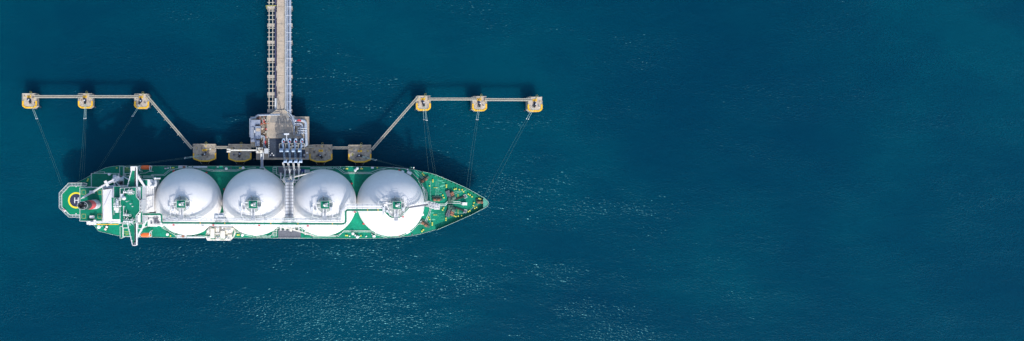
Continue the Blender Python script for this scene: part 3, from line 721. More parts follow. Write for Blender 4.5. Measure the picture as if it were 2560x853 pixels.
for y in (466.8, 534.5): p = W(190.5, y, HZ); sp('deck_light', M_().box((p.x, p.y, HZ + .15), (.7, .6, .3)), white, heli)
p = W(161.5, 525.5, HZ); sp('foam_locker', M_().box((p.x, p.y, HZ + .3), (1.9, 1.3, .7), -.75), white, heli); sp('foam_monitor', M_().box((p.x - .1, p.y + .2, HZ + .75), (.8, .7, .3), -.75), redp, heli)
mb = M_()
for x, y in ((170, 480), (170, 522), (200, 472), (200, 530)): q = W(x, y, HZ - .8); mb.bar((q.x, q.y, HZ - .8), (q.x + 3, q.y * .98 - .5, DK - 2), .4)
sp('helideck_strut', mb, white, heli)
# ---------------------------------------------------------------- deck fittings
def bollard_src():
    return M_().cyl((0, 0, 0), (0, 0, .9), .42, .38, 12).add([], []).cyl((0, 0, .88), (0, 0, 1.0), .5, .45, 12).build('bollard', bolly, None, (0, 0, 0))
def Z5(x, y): return (1030 + x / 4.49, 410 + y / 4.49)
def Z4(x, y): return (840 + x / 3.876, 400 + y / 3.876)
def Z2(x, y): return (370 + x / 3.876, 400 + y / 3.876)
bl = [Z5(*p) for p in ((116, 107), (128, 124), (232, 180), (232, 198), (383, 238), (383, 258), (472, 285), (491, 279), (630, 338), (648, 349), (748, 387), (763, 395), (355, 378), (343, 352), (700, 497), (720, 487), (628, 535), (645, 525), (470, 583), (488, 590), (378, 610), (378, 630), (225, 662), (225, 683), (110, 755), (124, 740), (340, 517), (352, 495), (670, 368), (692, 437), (685, 467), (515, 585), (553, 580), (527, 288), (575, 312), (560, 290), (195, 245), (183, 598), (195, 622))]
bl += [Z4(*p) for p in ((97, 85), (110, 85), (240, 85), (253, 85), (95, 732), (110, 732), (240, 735), (398, 75))]
bl += [Z2(*p) for p in ((238, 76), (250, 76), (890, 78), (905, 78), (868, 726), (882, 726), (220, 735))]
bl += [(221, 448), (219.5, 452.5), (292.5, 412 + 8)]
src = bollard_src()
for i, p in enumerate(bl):
    o = src if i == 0 else src.copy()
    if i: COL.objects.link(o)
    o.parent = ship; o.location = W(*p, DK) - ORG[ship]; ORG[o] = Vector()
def winch(p, rz, n=2, red=True):
    o = Vector((0, 0, 0)); c0 = W(*p, DK)
    w_ = M_().box((0, 0, .25), (4.6, 1.7, .5)); w_.box((-2.4, 0, 1), (.5, 1.7, 1.5)); w_.box((2.4, 0, 1), (.5, 1.7, 1.5)); w_.box((0, 0, 1), (.5, 1.8, 1.5)); w_.box((3.3, .1, .9), (1.3, 1.4, 1.3)); w_.box((0, 1.6, .5), (5.8, .9, .8))
    b_ = w_.build('mooring_winch', winchg, None, (0, 0, 0)); b_.parent = ship
    b_.location = c0 - ORG[ship]; b_.rotation_euler = (0, 0, rz)
    for k in (-1, 1):
        d_ = M_().cyl((k * 1.2 - .85, -.1, 1.35), (k * 1.2 + .85, -.1, 1.35), .95, .95, 18).build('rope_drum', rust, None, (0, 0, 0)); d_.parent = b_
    return b_
winch((1090.5, 499), 0); winch((1059, 450.5), .55); winch((1060, 560), -.6); winch((1200, 505), 0)
def windlass(s):
    pc = cy(1130)
    def Q(x, y): return (x, 509.5 + s * (y - 509.5))
    m_ = M_(); m_.prism([Q(x, y) for x, y in ((1113.5, 479), (1118.5, 477), (1125.5, 497), (1121.5, 499))], DK, 15.2); m_.prism([Q(x, y) for x, y in ((1118.5, 477), (1123, 475), (1131, 503), (1126.5, 505))], DK, 15.6)
    o = sp('windlass', m_, slate)
    m_ = M_()
    for x, y in ((1129.5, 483), (1131, 488)): p = W(*Q(x, y), 15.6); m_.cyl(p + Vector((-.9, -.6 * s, 0)), p + Vector((.9, .6 * s, 0)), .95, .95, 16)
    sp('rope_drum', m_, rust, o)
    m_ = M_(); p = W(*Q(1133, 493.5), 15.6); m_.cyl(p + Vector((-1, -.6 * s, 0)), p + Vector((1.2, .4 * s, 0)), 1.5, 1.5, 18); p = W(*Q(1130, 499), 15.6); m_.cyl(p + Vector((-1, -.5 * s, 0)), p + Vector((1.2, .5 * s, 0)), 1.1, 1.1, 18)
    m_.box(W(*Q(1126, 500), 15), (3.2, 3.2, 2)); sp('gypsy_wheel', m_, winchg, o)
    m_ = M_().line([W(*Q(x, y), 14.6) for x, y in ((1133, 500), (1143, 498), (1160, 492))], .85, .6); sp('anchor_chain', m_, black, o)
    m_ = M_().prism([Q(x, y) for x, y in ((1158, 489), (1163, 487.5), (1166, 493), (1161, 495.5))], DK, 14.7); sp('chain_pipe_cover', m_, darkgrey, o)
    m_ = M_().rail([W(*Q(x, y), DK) for x, y in ((1157, 488), (1164, 486.5), (1167, 493.5), (1160, 496))], .9, .16, 1.4); sp('chain_railing', m_, railm, o)
windlass(1); windlass(-1)
sp('catwalk_plate', M_().rect(1143, 485, 1147.5, 496, DK + .01, DK + .12), mat('ochre_deck', (.16, .25, .07), .6)); sp('catwalk_plate', M_().rect(1143, 524, 1147.5, 535, DK + .01, DK + .12), mat('ochre_deck_b', (.12, .25, .08), .6))
sp('bow_locker', M_().rect(1156, 506.5, 1167.8, 513.5, DK, 16.4), white)
mb = M_()
for y in (507.5, 511.5): mb.line([W(x, yy, DK + .8) for x, yy in ((1089, y + 3), (1113, y + 3), (1118.5, y - 3), (1146, y - 3), (1155, y - .5))], .3, .2)
sp('fore_catwalk_rail', mb, railm)
# fore mast, tall lattice
fm = W(1068.5, 509.5, DK); mb = M_(); H_ = 30
def mc(k, t): r_ = 1.7 * (1 - .45 * t); return fm + Vector((r_ * (1 if k in (0, 3) else -1), r_ * (1 if k < 2 else -1), H_ * t))
for k in range(4): mb.bar(mc(k, 0), mc(k, 1), .3)
for i in range(12):
    for k in range(4): mb.bar(mc(k, i / 12), mc((k + 1) % 4, (i + 1) / 12), .16); mb.bar(mc((k + 1) % 4, i / 12), mc(k, (i + 1) / 12), .16); mb.bar(mc(k, i / 12), mc((k + 1) % 4, i / 12), .16)
fmast = sp('fore_mast', mb, white)
mb = M_()
for z, w_ in ((14, 3.6), (22, 3.4), (28, 3.4)): mb.box((fm.x, fm.y, DK + z), (w_, w_, .2)); s_ = w_ / 2; mb.rail([(fm.x - s_, fm.y - s_, DK + z), (fm.x + s_, fm.y - s_, DK + z), (fm.x + s_, fm.y + s_, DK + z), (fm.x - s_, fm.y + s_, DK + z), (fm.x - s_, fm.y - s_, DK + z)], 1, .13, 1.2)
mb.box((fm.x + .4, fm.y, DK + 30.4), (2.2, .3, .3)); mb.bar((fm.x, fm.y, DK + 29), (fm.x, fm.y, DK + 34), .3)
sp('mast_platform', mb, white, fmast)
# deck lines: pipes and kerbs that follow the tanks
def dline(pts, w_=.24, z=DK + .5, name='deck_pipe', m=railm):
    return sp(name, M_().tube([W(x, y, z) for x, y in pts], w_ / 2, 6), m)
N_ = [[(378, 436.5), (409, 436.5), (423, 425), (448, 421), (466, 420), (500, 422.5), (530, 428), (592, 428), (612, 421.5), (640, 419)],
      [(378, 439), (411, 439), (425, 427.5), (437, 424)],
      [(452, 418.5), (486, 418.5), (500, 420.2), (534, 425.2), (592, 425.2), (610, 419)],
      [(776, 419), (846, 419), (862, 431), (927, 431), (945, 424), (972, 419.5), (1010, 421), (1026, 428), (1052, 454), (1058, 467), (1068, 481), (1068, 507)],
      [(776, 422), (844, 422), (860, 434.2), (930, 434.2), (948, 427.5), (962, 423)],
      [(1046, 452), (1054, 466), (1060, 474), (1065.5, 483), (1065.5, 506)],
      [(404, 566), (426, 577), (443, 587), (470, 590), (512, 590)], [(404, 569), (424, 580), (441, 590)],
      [(590, 577), (612, 584), (640, 590), (676, 590), (682, 584)], [(590, 580), (610, 587), (636, 592.5)],
      [(782, 592.5), (846, 591.5), (860, 577), (932, 577), (942, 584), (968, 590.5), (1004, 590), (1028, 579), (1046, 560.5), (1064, 560), (1074, 536), (1080, 517)],
      [(782, 589.5), (844, 589), (859, 579.8), (930, 579.8), (940, 587), (966, 593.5)],
      [(1049, 557.5), (1061, 557.5), (1071, 535), (1076, 517)],
      [(306, 466.5), (306, 456)], [(344, 440), (352, 433), (364, 433), (372, 429), (384, 428.8)], [(640, 592.8), (677, 592.8)]]
for p in N_: dline(p)
for a, b in (((1076, 452), (1076, 500)), ((1076, 520), (1076, 556)), ((1090, 452), (1090, 490)), ((1095, 447), (1095, 490))): dline([a, b], .12, DK + 1.2, 'winch_wire', ropew)
for a, b in (((1056, 447), (1034, 427)), ((1061, 447), (1043, 429)), ((1134, 486), (1168, 474)), ((1133, 481), (1150, 478)), ((1134, 531), (1160, 534)), ((1203, 504), (1172, 527))): dline([a, b], .14, DK + 1.2, 'winch_wire', ropew)
# pale scuffs / foot grids on the fore deck
mb = M_()
for i in range(80):
    x = random.uniform(1072, 1112); y = random.choice((random.uniform(440, 488), random.uniform(518, 560)))
    if abs(y - 509) > (1219 - x) * .55: continue
    p = W(x, y, DK + .1); mb.box(p, (random.choice((.3, .3, 1.6, 2.4)), random.choice((.16, .2, .9)), .2))
sp('deck_grid', mb, mat('scuffed_green', (.08, .42, .27), .6))
mb = M_()
for a, b in (((1084, 469.5), (1094, 469.5)), ((1083, 537.5), (1093, 537.5)), ((1106, 447), (1110, 447))): mb.bar(W(*a, DK + .3), W(*b, DK + .3), .3)
sp('deck_marking', mb, bolly)
# assorted small deck equipment along both sides
mb = M_(); mbw = M_(); mbg = M_()
eq = []
for i in range(120):
    x = random.uniform(410, 1040); nside = random.random() < .5
    y = random.uniform(417, 422) if nside else random.uniform(583, 592.5)
    if 684 < x < 775 or (505 < x < 592 and not nside): continue
    inside = any((Vector((W(x, y, DK).x - c.x, W(x, y, DK).y - c.y))).length < TR + .8 for c in centres)
    if inside: continue
    p = W(x, y, DK); t = random.choice((mbw, mbg, mb, mb)); t.box((p.x, p.y, DK + .4), (random.uniform(.3, 1.2), random.uniform(.3, .8), random.uniform(.4, 1.2)), random.choice((0, .7, 0)))
sp('deck_fitting', mbw, white); sp('deck_fitting', mbg, darkgrey); sp('deck_fitting', mb, green2)
for x, y in ((893, 421), (893, 592), (888, 426), (882, 584), (419, 586), (566, 422), (608, 420), (606, 587.5)):
    p = W(x, y, DK + 1); m_ = M_().cyl((p.x, p.y, DK), (p.x, p.y, DK + 1.6), .7, .5, 12); m_.ball((p.x, p.y, DK + 1.8), 1.0, 12); sp('ventilator', m_, white)
for x, y, w_, h_, rz in ((931, 419.5, 1.6, 1.2, 0), (935, 591, 1.8, 1.3, 0), (1007, 428.5, 1.7, 1, -.5), (1023, 432.5, 3, 1.8, -.5), (1020, 580, 2.8, 1.7, .6), (1018.5, 424, .9, .9, 0), (888, 589, .9, .9, 0), (1057, 537, 1.2, 1.2, .1), (1054.5, 556.5, 1.4, 2.2, .5)):
    p = W(x, y, DK + 1); sp('deck_locker', M_().box((p.x, p.y, DK + .8), (w_, h_, 1.6), rz), white)
for x, y in ((998, 425.8), (997.5, 587.3), (516, 432), (434, 428), (560.5, 473), (386, 526), (879, 459), (909, 560), (1048, 491)):
    p = W(x, y, DK + 1); sp('fire_hydrant_box', M_().box((p.x, p.y, DK + .7), (1.3, .9, 1.4), random.choice((0, .5))), redp)
# saddles north & south of tank 1: sampling platforms
for x0, y0, x1, y1 in ((447, 414.5, 467, 421), (443, 587.5, 466, 594.5)):
    o = sp('side_platform', M_().rect(x0, y0, x1, y1, 16, 16.3), palegrey); sp('platform_railing', M_().rail([W(x, y, 16.3) for x, y in ((x0, y0), (x1, y0), (x1, y1), (x0, y1), (x0, y0))], 1, .16, 1.6), railm, o)
    p = W((x0 + x1) / 2 + 3, (y0 + y1) / 2, 17); sp('platform_winch', M_().box((p.x, p.y, 17), (1.6, 1.2, 1.2)), rust, o)
sp('accommodation_ladder', M_().bar(W(483, 417.5, 15.4), W(518, 417.5, 15.4), .9, .3), palegrey); sp('accommodation_ladder', M_().bar(W(467, 593.5, 15.4), W(512, 593.5, 15.4), .9, .3), palegrey)
mb = M_()
mb.line([W(660, 422, 15.5), W(680, 436, 15.5)], 1.0, .6); sp('provision_davit', mb, cream)
# truss arms on bow side of tank 4 (dome ladder)
mb = M_()
for i in range(9):
    a = W(1056 + i * .9, 468 + i * 4.4, 18); b = W(1059 + i * .9, 470 + i * 4.4, 18); mb.bar(a, b, .2)
mb.line([W(1055, 466, 18), W(1065, 507, 18)], .22); mb.line([W(1058, 466, 18), W(1066, 507, 18)], .22); sp('tank_side_ladder', mb, railm)
# ---------------------------------------------------------------- davits + boats
def lifeboat(px, py, label):
    z = 19.0; c = W(px, py, z)
    e = empty('lifeboat', c, label, 'lifeboat', 'orange lifeboats hanging at the sides of the stern house')
    L_, B_ = 6.8, 2.8; mb = M_(); prof = []; nn = 16; secs = 13
    for k in range(secs):
        t = -1 + 2 * k / (secs - 1); w_ = B_ / 2 * (1 - abs(t) ** 4) ** .5 if abs(t) < 1 else .02; w_ = max(w_, .05); h_ = 1.15 * (1 - abs(t) ** 5 * .6)
        prof.append([Vector((c.x + t * L_ / 2, c.y + math.cos(2 * PI * i / nn) * w_, c.z + math.sin(2 * PI * i / nn) * h_ * (1 if i < nn / 2 else .9))) for i in range(nn)])
    vs = [v for s_ in prof for v in s_]
    mb.add(vs, [(k * nn + i, k * nn + (i + 1) % nn, (k + 1) * nn + (i + 1) % nn, (k + 1) * nn + i) for k in range(secs - 1) for i in range(nn)], True)
    mb.build('boat_hull', orange, e)
    M_().box((c.x - .2, c.y, c.z + 1.15), (3.4, 1.1, .35)).build('canopy_roof', orange, e)
    M_().box((c.x - 2.0, c.y, c.z + 1.2), (.7, .8, .6)).build('steering_cupola', orange, e)
    mb = M_()
    for s_ in (-1, 1): mb.line([(c.x - L_ * .42, c.y + s_ * 1.12, c.z + .25), (c.x + L_ * .42, c.y + s_ * 1.12, c.z + .25)], .1)
    mb.build('grab_line', railm, e)
    # davits belong to the ship
    sg = 1 if py > 500 else -1; mb = M_()
    for sx in (-1, 1):
        x = c.x + sx * 3.3; mb.line([(x, c.y + sg * 2.6, DK), (x, c.y + sg * 2.2, z + 2.4), (x - sx * .3, c.y - sg * .4, z + 2.8)], .4)
        mb.line([(x + sx * .4, c.y + sg * 2.4, z + 1), (x + sx * 1.2, c.y - sg * .6, z + 2.2), (x - sx * .3, c.y - sg * 1.0, z + 2.4)], .3)
    mb.each('davit', white, ship)
    return e
lifeboat(364.3, 418.8, 'orange enclosed lifeboat hanging on the jetty side of the ship')
lifeboat(364.3, 587.8, 'orange enclosed lifeboat hanging on the open water side of the ship')
c = W(265.5, 570.5, 15.2); e = empty('rescue_boat', c, 'small white and black rescue boat lying on the stern deck', 'boat')
ang = R(62)
def rot(x, y, z): v = Matrix.Rotation(ang, 3, 'Z') @ Vector((x, y, z)); return c + v
mb = M_().add([rot(*v) for v in ((-1.6, -.75, -.9), (1.2, -.75, -.9), (2.1, 0, -.7), (1.2, .75, -.9), (-1.6, .75, -.9), (-1.7, -.95, 0), (1.3, -.95, 0), (2.5, 0, .2), (1.3, .95, 0), (-1.7, .95, 0))],
             [(4, 3, 2, 1, 0), (0, 1, 6, 5), (1, 2, 7, 6), (2, 3, 8, 7), (3, 4, 9, 8), (4, 0, 5, 9), (5, 6, 7, 8, 9)])
mb.build('boat_hull', black, e)
mb = M_().box(rot(-.9, 0, .25), (1.3, 1.5, .5), ang).build('seat_cover', cream, e); M_().box(rot(.9, 0, .25), (1.2, 1.4, .5), ang).build('foredeck_cover', white, e)

# ================================================================== DOLPHINS
PZ = 8.5
def text_mesh(txt, size, m, parent, loc):
    cu = bpy.data.curves.new('lettering', 'FONT'); cu.body = txt; cu.size = size; cu.align_x = 'CENTER'; cu.align_y = 'CENTER'; cu.extrude = .01
    cu.offset = .03; to = bpy.data.objects.new('tmp', cu); COL.objects.link(to)
    bpy.context.view_layer.update(); me = bpy.data.meshes.new_from_object(to.evaluated_get(bpy.context.evaluated_depsgraph_get()))
    bpy.data.objects.remove(to); me.materials.append(m) if not me.materials else None
    if me.materials: me.materials[0] = m
    o = bpy.data.objects.new('lettering', me); COL.objects.link(o); o.parent = parent; o.location = loc; return o
u = U(PZ)
def dolphin_proto(kind):
    e = bpy.data.objects.new(kind, None); COL.objects.link(e); ORG[e] = Vector()
    if kind == 'mooring_dolphin':
        P_ = [(-17.5, 18), (17.5, 18), (17.5, -13), (10.5, -18.5), (-10.5, -18.5), (-17.5, -13)]; T_ = 4.2
        yl = [(-16.5, -.5), (-16.5, -12.6), (-10.2, -17.3), (10.2, -17.3), (16.5, -12.6), (16.5, -.5)]; yw = 4.0 * u
    else:
        P_ = [(-28.5, 21.7), (28.5, 21.7), (28.5, -15.5), (11, -22), (-11, -22), (-28.5, -15.5)]; T_ = 3.2
        yl = [(-27.2, -1), (-27.2, -14.6), (-10.8, -20.7), (10.8, -20.7), (27.2, -14.6), (27.2, -1)]; yw = 3.2 * u
    z = 0
    M_().wprism([(x * u, y * u) for x, y in P_], -T_, 0).build('concrete_block', concrete if kind == 'mooring_dolphin' else worn_shaded, e)
    M_().wprism([(x * u * .985, y * u * .985) for x, y in P_], .0, .004).build('top_surface', concrete, e) if False else None
    M_().line([Vector((x * u, y * u, .12)) for x, y in yl], yw, .25).build('yellow_kerb', yellow, e)
    mb = M_()
    for sx in (-1, 1):
        for x, y in ((.7, .7), (.7, -.6), (.25, .8), (.25, -.75)):
            X, Y = sx * x * abs(P_[0][0]) * u, y * P_[0][1] * u
            mb.cyl((X, Y, -T_ + .1), (X * 1.35, Y * 1.35, -PZ - 2), .55, .55, 12)
    mb.each('pile', pilem, e)
    pl = M_().box((0, 0, .35), (2.7 if kind == 'mooring_dolphin' else 2.9, 1.35, .14)).build('number_plate', yellow, e)
    pl.location = (-1.0 * u, 9.5 * u, 0) if kind == 'mooring_dolphin' else (0, 6.5 * u, 0)
    mbx = M_()
    for sx in (-1, 1): mbx.bar((sx * 1.0, 0, 0), (sx * 1.0, 0, .3), .12)
    mbx.build('plate_post', yellow, pl)
    hk = M_().box((0, .2, .5), (1.5, 1.5, 1.0)).cyl((0, .2, .9), (0, .2, 1.7), .42, .36, 12).build('release_hook', navy, e)
    hk.location = (0, 0, 0)
    M_().box((0, -1.05, .95), (1.4, 1.7, .5)).box((-.5, -2.0, .95), (.32, .9, .35)).box((.5, -2.0, .95), (.32, .9, .35)).build('hook_jaw', black, hk)
    M_().box((0, .35, 1.95), (.75, .75, .45)).build('capstan_cap', palegrey, hk)
    M_().box((-.85, 1.25, .7), (1.0, .9, .9)).build('motor', navy, hk)
    # safety rail and ladder at the back edge
    x0, y0 = P_[0][0] * u, P_[0][1] * u
    mb = M_()
    if kind == 'mooring_dolphin':
        mb.rail([(-x0 * .3, y0 - .1, 0), (-x0 * .72, y0 - .1, 0), (-x0 * 1.15, y0 - 2.1, 0)] if False else [(x0 * .95, y0 - .15, 0), (-x0 * .95, y0 - .15, 0)], 1.1, .17, 1.8)
        mb.rail([(x0 + .12, y0 - .2, 0), (x0 + .12, -.3, 0)], 1.1, .1, 1.8); mb.rail([(-x0 - .12, y0 - 2.6, 0), (-x0 - .12, -.3, 0)], 1.1, .1, 1.8)
        mb.line([Vector((x0 * .9, -18.4 * u + .7, .25)), Vector((0, -18.6 * u, .3)), Vector((-x0 * .6, -18.6 * u, .3))], .12) if False else None
    else:
        mb.rail([(x0 * .98, y0 - .1, 0), (-x0 * .98, y0 - .1, 0)], 1.1, .22, 1.8)
        mb.rail([(x0 + .1, y0 - .2, 0), (x0 + .1, .2, 0)], 1.1, .09, 1.8); mb.rail([(-x0 - .1, y0 - 2.6, 0), (-x0 - .1, .2, 0)], 1.1, .09, 1.8)
    mb.build('railing', galv, e)
    mb = M_(); X = 4 * u
    for sx in (-.35, .35): mb.bar((X + sx, y0 + .35, 1.2), (X + sx, y0 + .35, -PZ), .12)
    for k in range(26): mb.bar((X - .35, y0 + .35, 1.2 - k * .45), (X + .35, y0 + .35, 1.2 - k * .45), .07)
    ringp = [Vector((X + math.cos(a) * .7, y0 + .7 + math.sin(a) * .7, .9)) for a in [2 * PI * k / 12 for k in range(13)]]; mb.line(ringp, .1)
    mb.build('ladder', dullyellow, e)
    mb = M_(); mb.box((x0 * -.72, y0 * .35, .3), (.7, .7, .6)); mb.box((x0 * .7, y0 * .55, .3), (.6, .8, .6)); mb.box((X * .8, y0 - 1.2, .2), (.9, 1.3, .4)); mb.each('cleat', mat('faded_yellow', (.5, .38, .16), .8, var=.2, scale=1), e)
    if kind == 'mooring_dolphin':
        mb = M_()
        for sx in (-.42, .42): mb.rail([(sx * 0 + x0 * .55, y0 * .42 + sx, 0), (x0 * 1.2, y0 * .42 + sx, 0)], .5, .1, 1) if False else None
    else:
        # fender panel facing the ship
        yf = -22 * u
        M_().box((0, yf - 1.9, -4.2), (5.2, .7, 4.6)).build('fender_panel', black, e)
        M_().cyl((-1.2, yf, -4.2), (-1.2, yf - 1.6, -4.2), .9).cyl((1.2, yf, -4.2), (1.2, yf - 1.6, -4.2), .9).build('rubber_fender', black, e)
        mb = M_()
        for sx in (-1, 1): mb.bar((sx * 3.6, yf + .8, -1.2), (sx * 2.2, yf - 1.7, -2.2), .16)
        mb.build('fender_chain', palegrey, e)
    return e
def place_dolphin(e, px, py, txt, label, cat, grp, hook, ang):
    e.location = W(px, py, PZ); tag(e, label, cat, grp)
    for ch in e.children:
        if ch.name.startswith('number_plate'): text_mesh(txt, .95, black, ch, (0, 0, .43))
        if ch.name.startswith('release_hook'): ch.location = (hook[0] * u, -hook[1] * u, 0); ch.rotation_euler = (0, 0, ang)
mp = dolphin_proto('mooring_dolphin')
dl = [(74, 251.8, 'MD6', 'leftmost mooring dolphin, at the far end of the left catwalk', (1, 0), R(22)),
      (213.6, 252, 'MD5', 'mooring dolphin between the two straight catwalks on the left', (0, 1), R(-2)),
      (354, 253, 'MD4', 'left mooring dolphin where the straight catwalk meets the slanting one', (-2, 1), R(-32)),
      (1058.5, 257.8, 'MD3', 'right mooring dolphin where the slanting catwalk meets the straight one', (0, 1), R(4)),
      (1198.7, 259, 'MD2', 'mooring dolphin between the two straight catwalks on the right', (-.5, 2), R(-8)),
      (1337.5, 260.6, 'MD1', 'rightmost mooring dolphin, at the far end of the right catwalk', (-1, 2), R(-26))]
for i, (px, py, t, lab, hk, an) in reversed(list(enumerate(dl))):
    e = mp if i == 0 else copy_tree(mp)
    place_dolphin(e, px, py, t, lab, 'dolphin', 'mooring dolphins linked by catwalks', hk, an)
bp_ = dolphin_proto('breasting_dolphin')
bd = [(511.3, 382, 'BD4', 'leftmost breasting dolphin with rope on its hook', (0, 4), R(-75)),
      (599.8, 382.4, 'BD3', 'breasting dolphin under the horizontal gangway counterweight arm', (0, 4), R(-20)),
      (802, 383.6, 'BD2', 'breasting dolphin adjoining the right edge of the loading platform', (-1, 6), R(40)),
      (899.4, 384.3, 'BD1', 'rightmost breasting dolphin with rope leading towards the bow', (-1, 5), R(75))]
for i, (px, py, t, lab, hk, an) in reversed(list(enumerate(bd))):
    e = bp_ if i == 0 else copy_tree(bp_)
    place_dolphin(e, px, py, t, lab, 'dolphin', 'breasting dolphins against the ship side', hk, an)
def gear(e, n, hw, hh, seed):
    rnd = random.Random(seed)
    for i in range(n):
        x, y = rnd.uniform(-hw, hw) * u, rnd.uniform(-hh, hh) * u
        if abs(x) < 2.2 and abs(y) < 4: x += 2.6 if x > 0 else -2.6
        k = rnd.random()
        if k < .35:
            r_ = rnd.uniform(.35, .6); pts = [Vector((x + math.cos(a) * r_, y + math.sin(a) * r_, .1)) for a in [2 * PI * j / 10 for j in range(11)]]
            MB().tube(pts, .13, 6).build('rope_coil', rnd.choice((black, dullyellow, cream)), e)
        elif k < .7: MB().box((x, y, .25), (rnd.uniform(.4, 1.0), rnd.uniform(.3, .7), .5), rnd.uniform(0, 3)).build('tool_box', rnd.choice((black, navy, grey, cream)), e)
        else: MB().cyl((x, y, 0), (x, y, .7), .22, .2, 10).build('drum', rnd.choice((black, rust, grey)), e)
for o in [o for o in COL.objects if o.parent is None and o.name.startswith('mooring_dolphin')]: gear(o, 3, 11, 9, len(o['label']))
for o in [o for o in COL.objects if o.parent is None and o.name.startswith('breasting_dolphin')]: gear(o, 6, 21, 12, len(o['label']) + 5)
# ---------------------------------------------------------------- catwalks
def catwalk(a, b, label, side=1, w=1.65, z=PZ + 1.0, arms=0):
    A, B = W(*a, z), W(*b, z); e = empty('catwalk', (A + B) / 2, label, 'catwalk', 'catwalks linking the dolphins')
    d = (B - A).normalized(); s_ = Vector((-d.y, d.x, 0))
    M_().bar(A, B, w * .62, .15).build('grating', grating, e)
    for q in (-1, 1):
        mb = M_(); o = s_ * q * w * .42
        mb.bar(A + o + Vector((0, 0, -.25)), B + o + Vector((0, 0, -.25)), .26, .6)
        mb.bar(A + o + Vector((0, 0, .9)), B + o + Vector((0, 0, .9)), .2, .16)
        L_ = (B - A).length; k = int(L_ / 2.4)
        for i in range(k + 1):
            p = A.lerp(B, i / k) + o; mb.bar(p, p + Vector((0, 0, .9)), .12)
        mb.build('truss_girder', galv, e)
    if arms:
        mb = M_()
        for i in range(1, arms + 1):
            p = A.lerp(B, i / (arms + 1)); mb.bar(p, p + s_ * side * 2.0, .16)
        mb.build('lamp_bracket', galv, e)
    return e
catwalk((86, 241.8), (207, 241.8), 'straight catwalk between the two leftmost mooring dolphins')
catwalk((223, 241.9), (347, 242), 'straight catwalk ending at the left slanting catwalk')
catwalk((367, 240), (480, 371.5), 'long catwalk slanting down on the left towards the breasting dolphins', -1, arms=6)
catwalk((540, 368.7), (571, 368.7), 'short catwalk between the two left breasting dolphins', z=PZ + .8)
catwalk((830, 370), (871, 370), 'short catwalk between the two right breasting dolphins', z=PZ + .8)
catwalk((930, 374), (1045, 242.5), 'long catwalk slanting up on the right to the mooring dolphins', 1, arms=0)
catwalk((1071, 248), (1192, 248), 'straight catwalk starting at the right slanting catwalk')
catwalk((1212, 249.3), (1329, 249.7), 'straight catwalk between the two rightmost mooring dolphins')

# ================================================================== PIER
AZ = 11.5
pier = empty('access_pier', W(702, 130, 0), 'long concrete access road trestle running up from the platform', 'pier')
def pp(name, mb, m, parent=None): return mb.each(name, m, parent or pier) if name in EACH else mb.build(name, m, parent or pier)
pp('road_slab', M_().rect(693.3, -260, 711.5, 275, AZ - 1.2, AZ), roadc)
mb = M_()
for y in range(-240, 275, 43): mb.rect(693.4, y + 17 - .5, 711.4, y + 17 + .5, AZ + .003, AZ + .01)
y = 16.9
mb = M_(); ys = [17.0 + k * 43 for k in range(-6, 6)]
for y in ys: mb.rect(693.6, y - .35, 711.2, y + .35, AZ, AZ + .006)
pp('expansion_joint', mb, mat('joint_tar', (.10, .085, .07), .9))
for x in (693.0, 711.6): pp('road_kerb', M_().rect(x - .7, -260, x + .9, 275, AZ - .6, AZ + .35), pierc)
mb = M_()
for x in (693, 712): mb.rail([W(x, -260, AZ + .3), W(x, 275, AZ + .3)], 1.0, .14, 3)
pp('road_railing', mb, galv)
pp('cable_tray', M_().rect(686.8, -260, 691.3, 268, AZ - 1.6, AZ - 1.3), purple)
pp('fire_main', M_().tube([W(691.8, -260, AZ - .8), W(691.8, 262, AZ - .8)], .18), maroon)
for x0, z0, y0, y1 in ((691.2, 0, 30, 44), (691, 0, 165, 176), (691.4, 0, 203, 216)): pp('equipment_bay', M_().rect(x0 - .8, y0, 693, y1, AZ - .8, AZ + .3), concrete)
for x, r_, z in ((715.3, .30, AZ + .3), (719.2, .46, AZ + .4), (725.3, .78, AZ + .6)):
    o = pp('pipeline', M_().tube([W(x, -260, z), W(x, 286, z)], r_, 14), bluegrey_p if False else mat('pipe_cladding_%d' % int(x), (.38, .43, .51) if x > 718 else (.52, .57, .64), .35, .2, var=.06, scale=.4))
    mb = M_()
    for k in range(-12, 14):
        y = 17 + k * 21.6 + (6 if x < 717 else 0); mb.cyl(W(x, y - .7, z), W(x, y + .7, z), r_ * 1.28, r_ * 1.28, 14)
    pp('flange', mb, palegrey, o)
for x in (713.4,): pp('slim_pipe', M_().tube([W(x, -260, AZ + .2), W(x, 284, AZ + .2)], .14), palegrey)
for x in (672.8, 681.8): pp('side_girder', M_().rect(x - .9, -260, x + .9, 274, AZ - 2.2, AZ - 1.5), galv)
k = 0
for y in [17 + j * 10.75 for j in range(-24, 25)]:
    if y > 272: continue
    if abs((y - 19.5 + 430) % 43) < 3: continue
    pp('cross_beam', M_().rect(668.8, y - .65, 730.2, y + .65, AZ - 2.0, AZ - 1.72), galv); k += 1
for y in [19.5 + 43 * j for j in range(-6, 7)]:
    if y > 290: continue
    c0 = pp('pile_cap', M_().rect(668.5, y - 4.2, 731.0, y + 4.2, AZ - 4, AZ - 2.25), pierc)
    mb = M_()
    for x in (673, 690, 710, 727):
        p = W(x, y, AZ - 4); mb.cyl((p.x, p.y, AZ - 4), (p.x + (1.6 if x > 700 else -1.6), p.y, -2), .5, .5, 10)
    pp('pile', mb, pilem, c0)
pp('yellow_bracket', M_().line([W(x, y, AZ - .9) for x, y in ((692, 14.5), (665, 14.5), (667, 22))], .45, .2), dullyellow); pp('bracket_platform', M_().rect(668, 15, 691, 20, AZ - 1.6, AZ - 1.35), pierc)
pp('side_walkway', M_().rect(686.8, 246, 692, 274, AZ - .9, AZ - .6), palegrey)

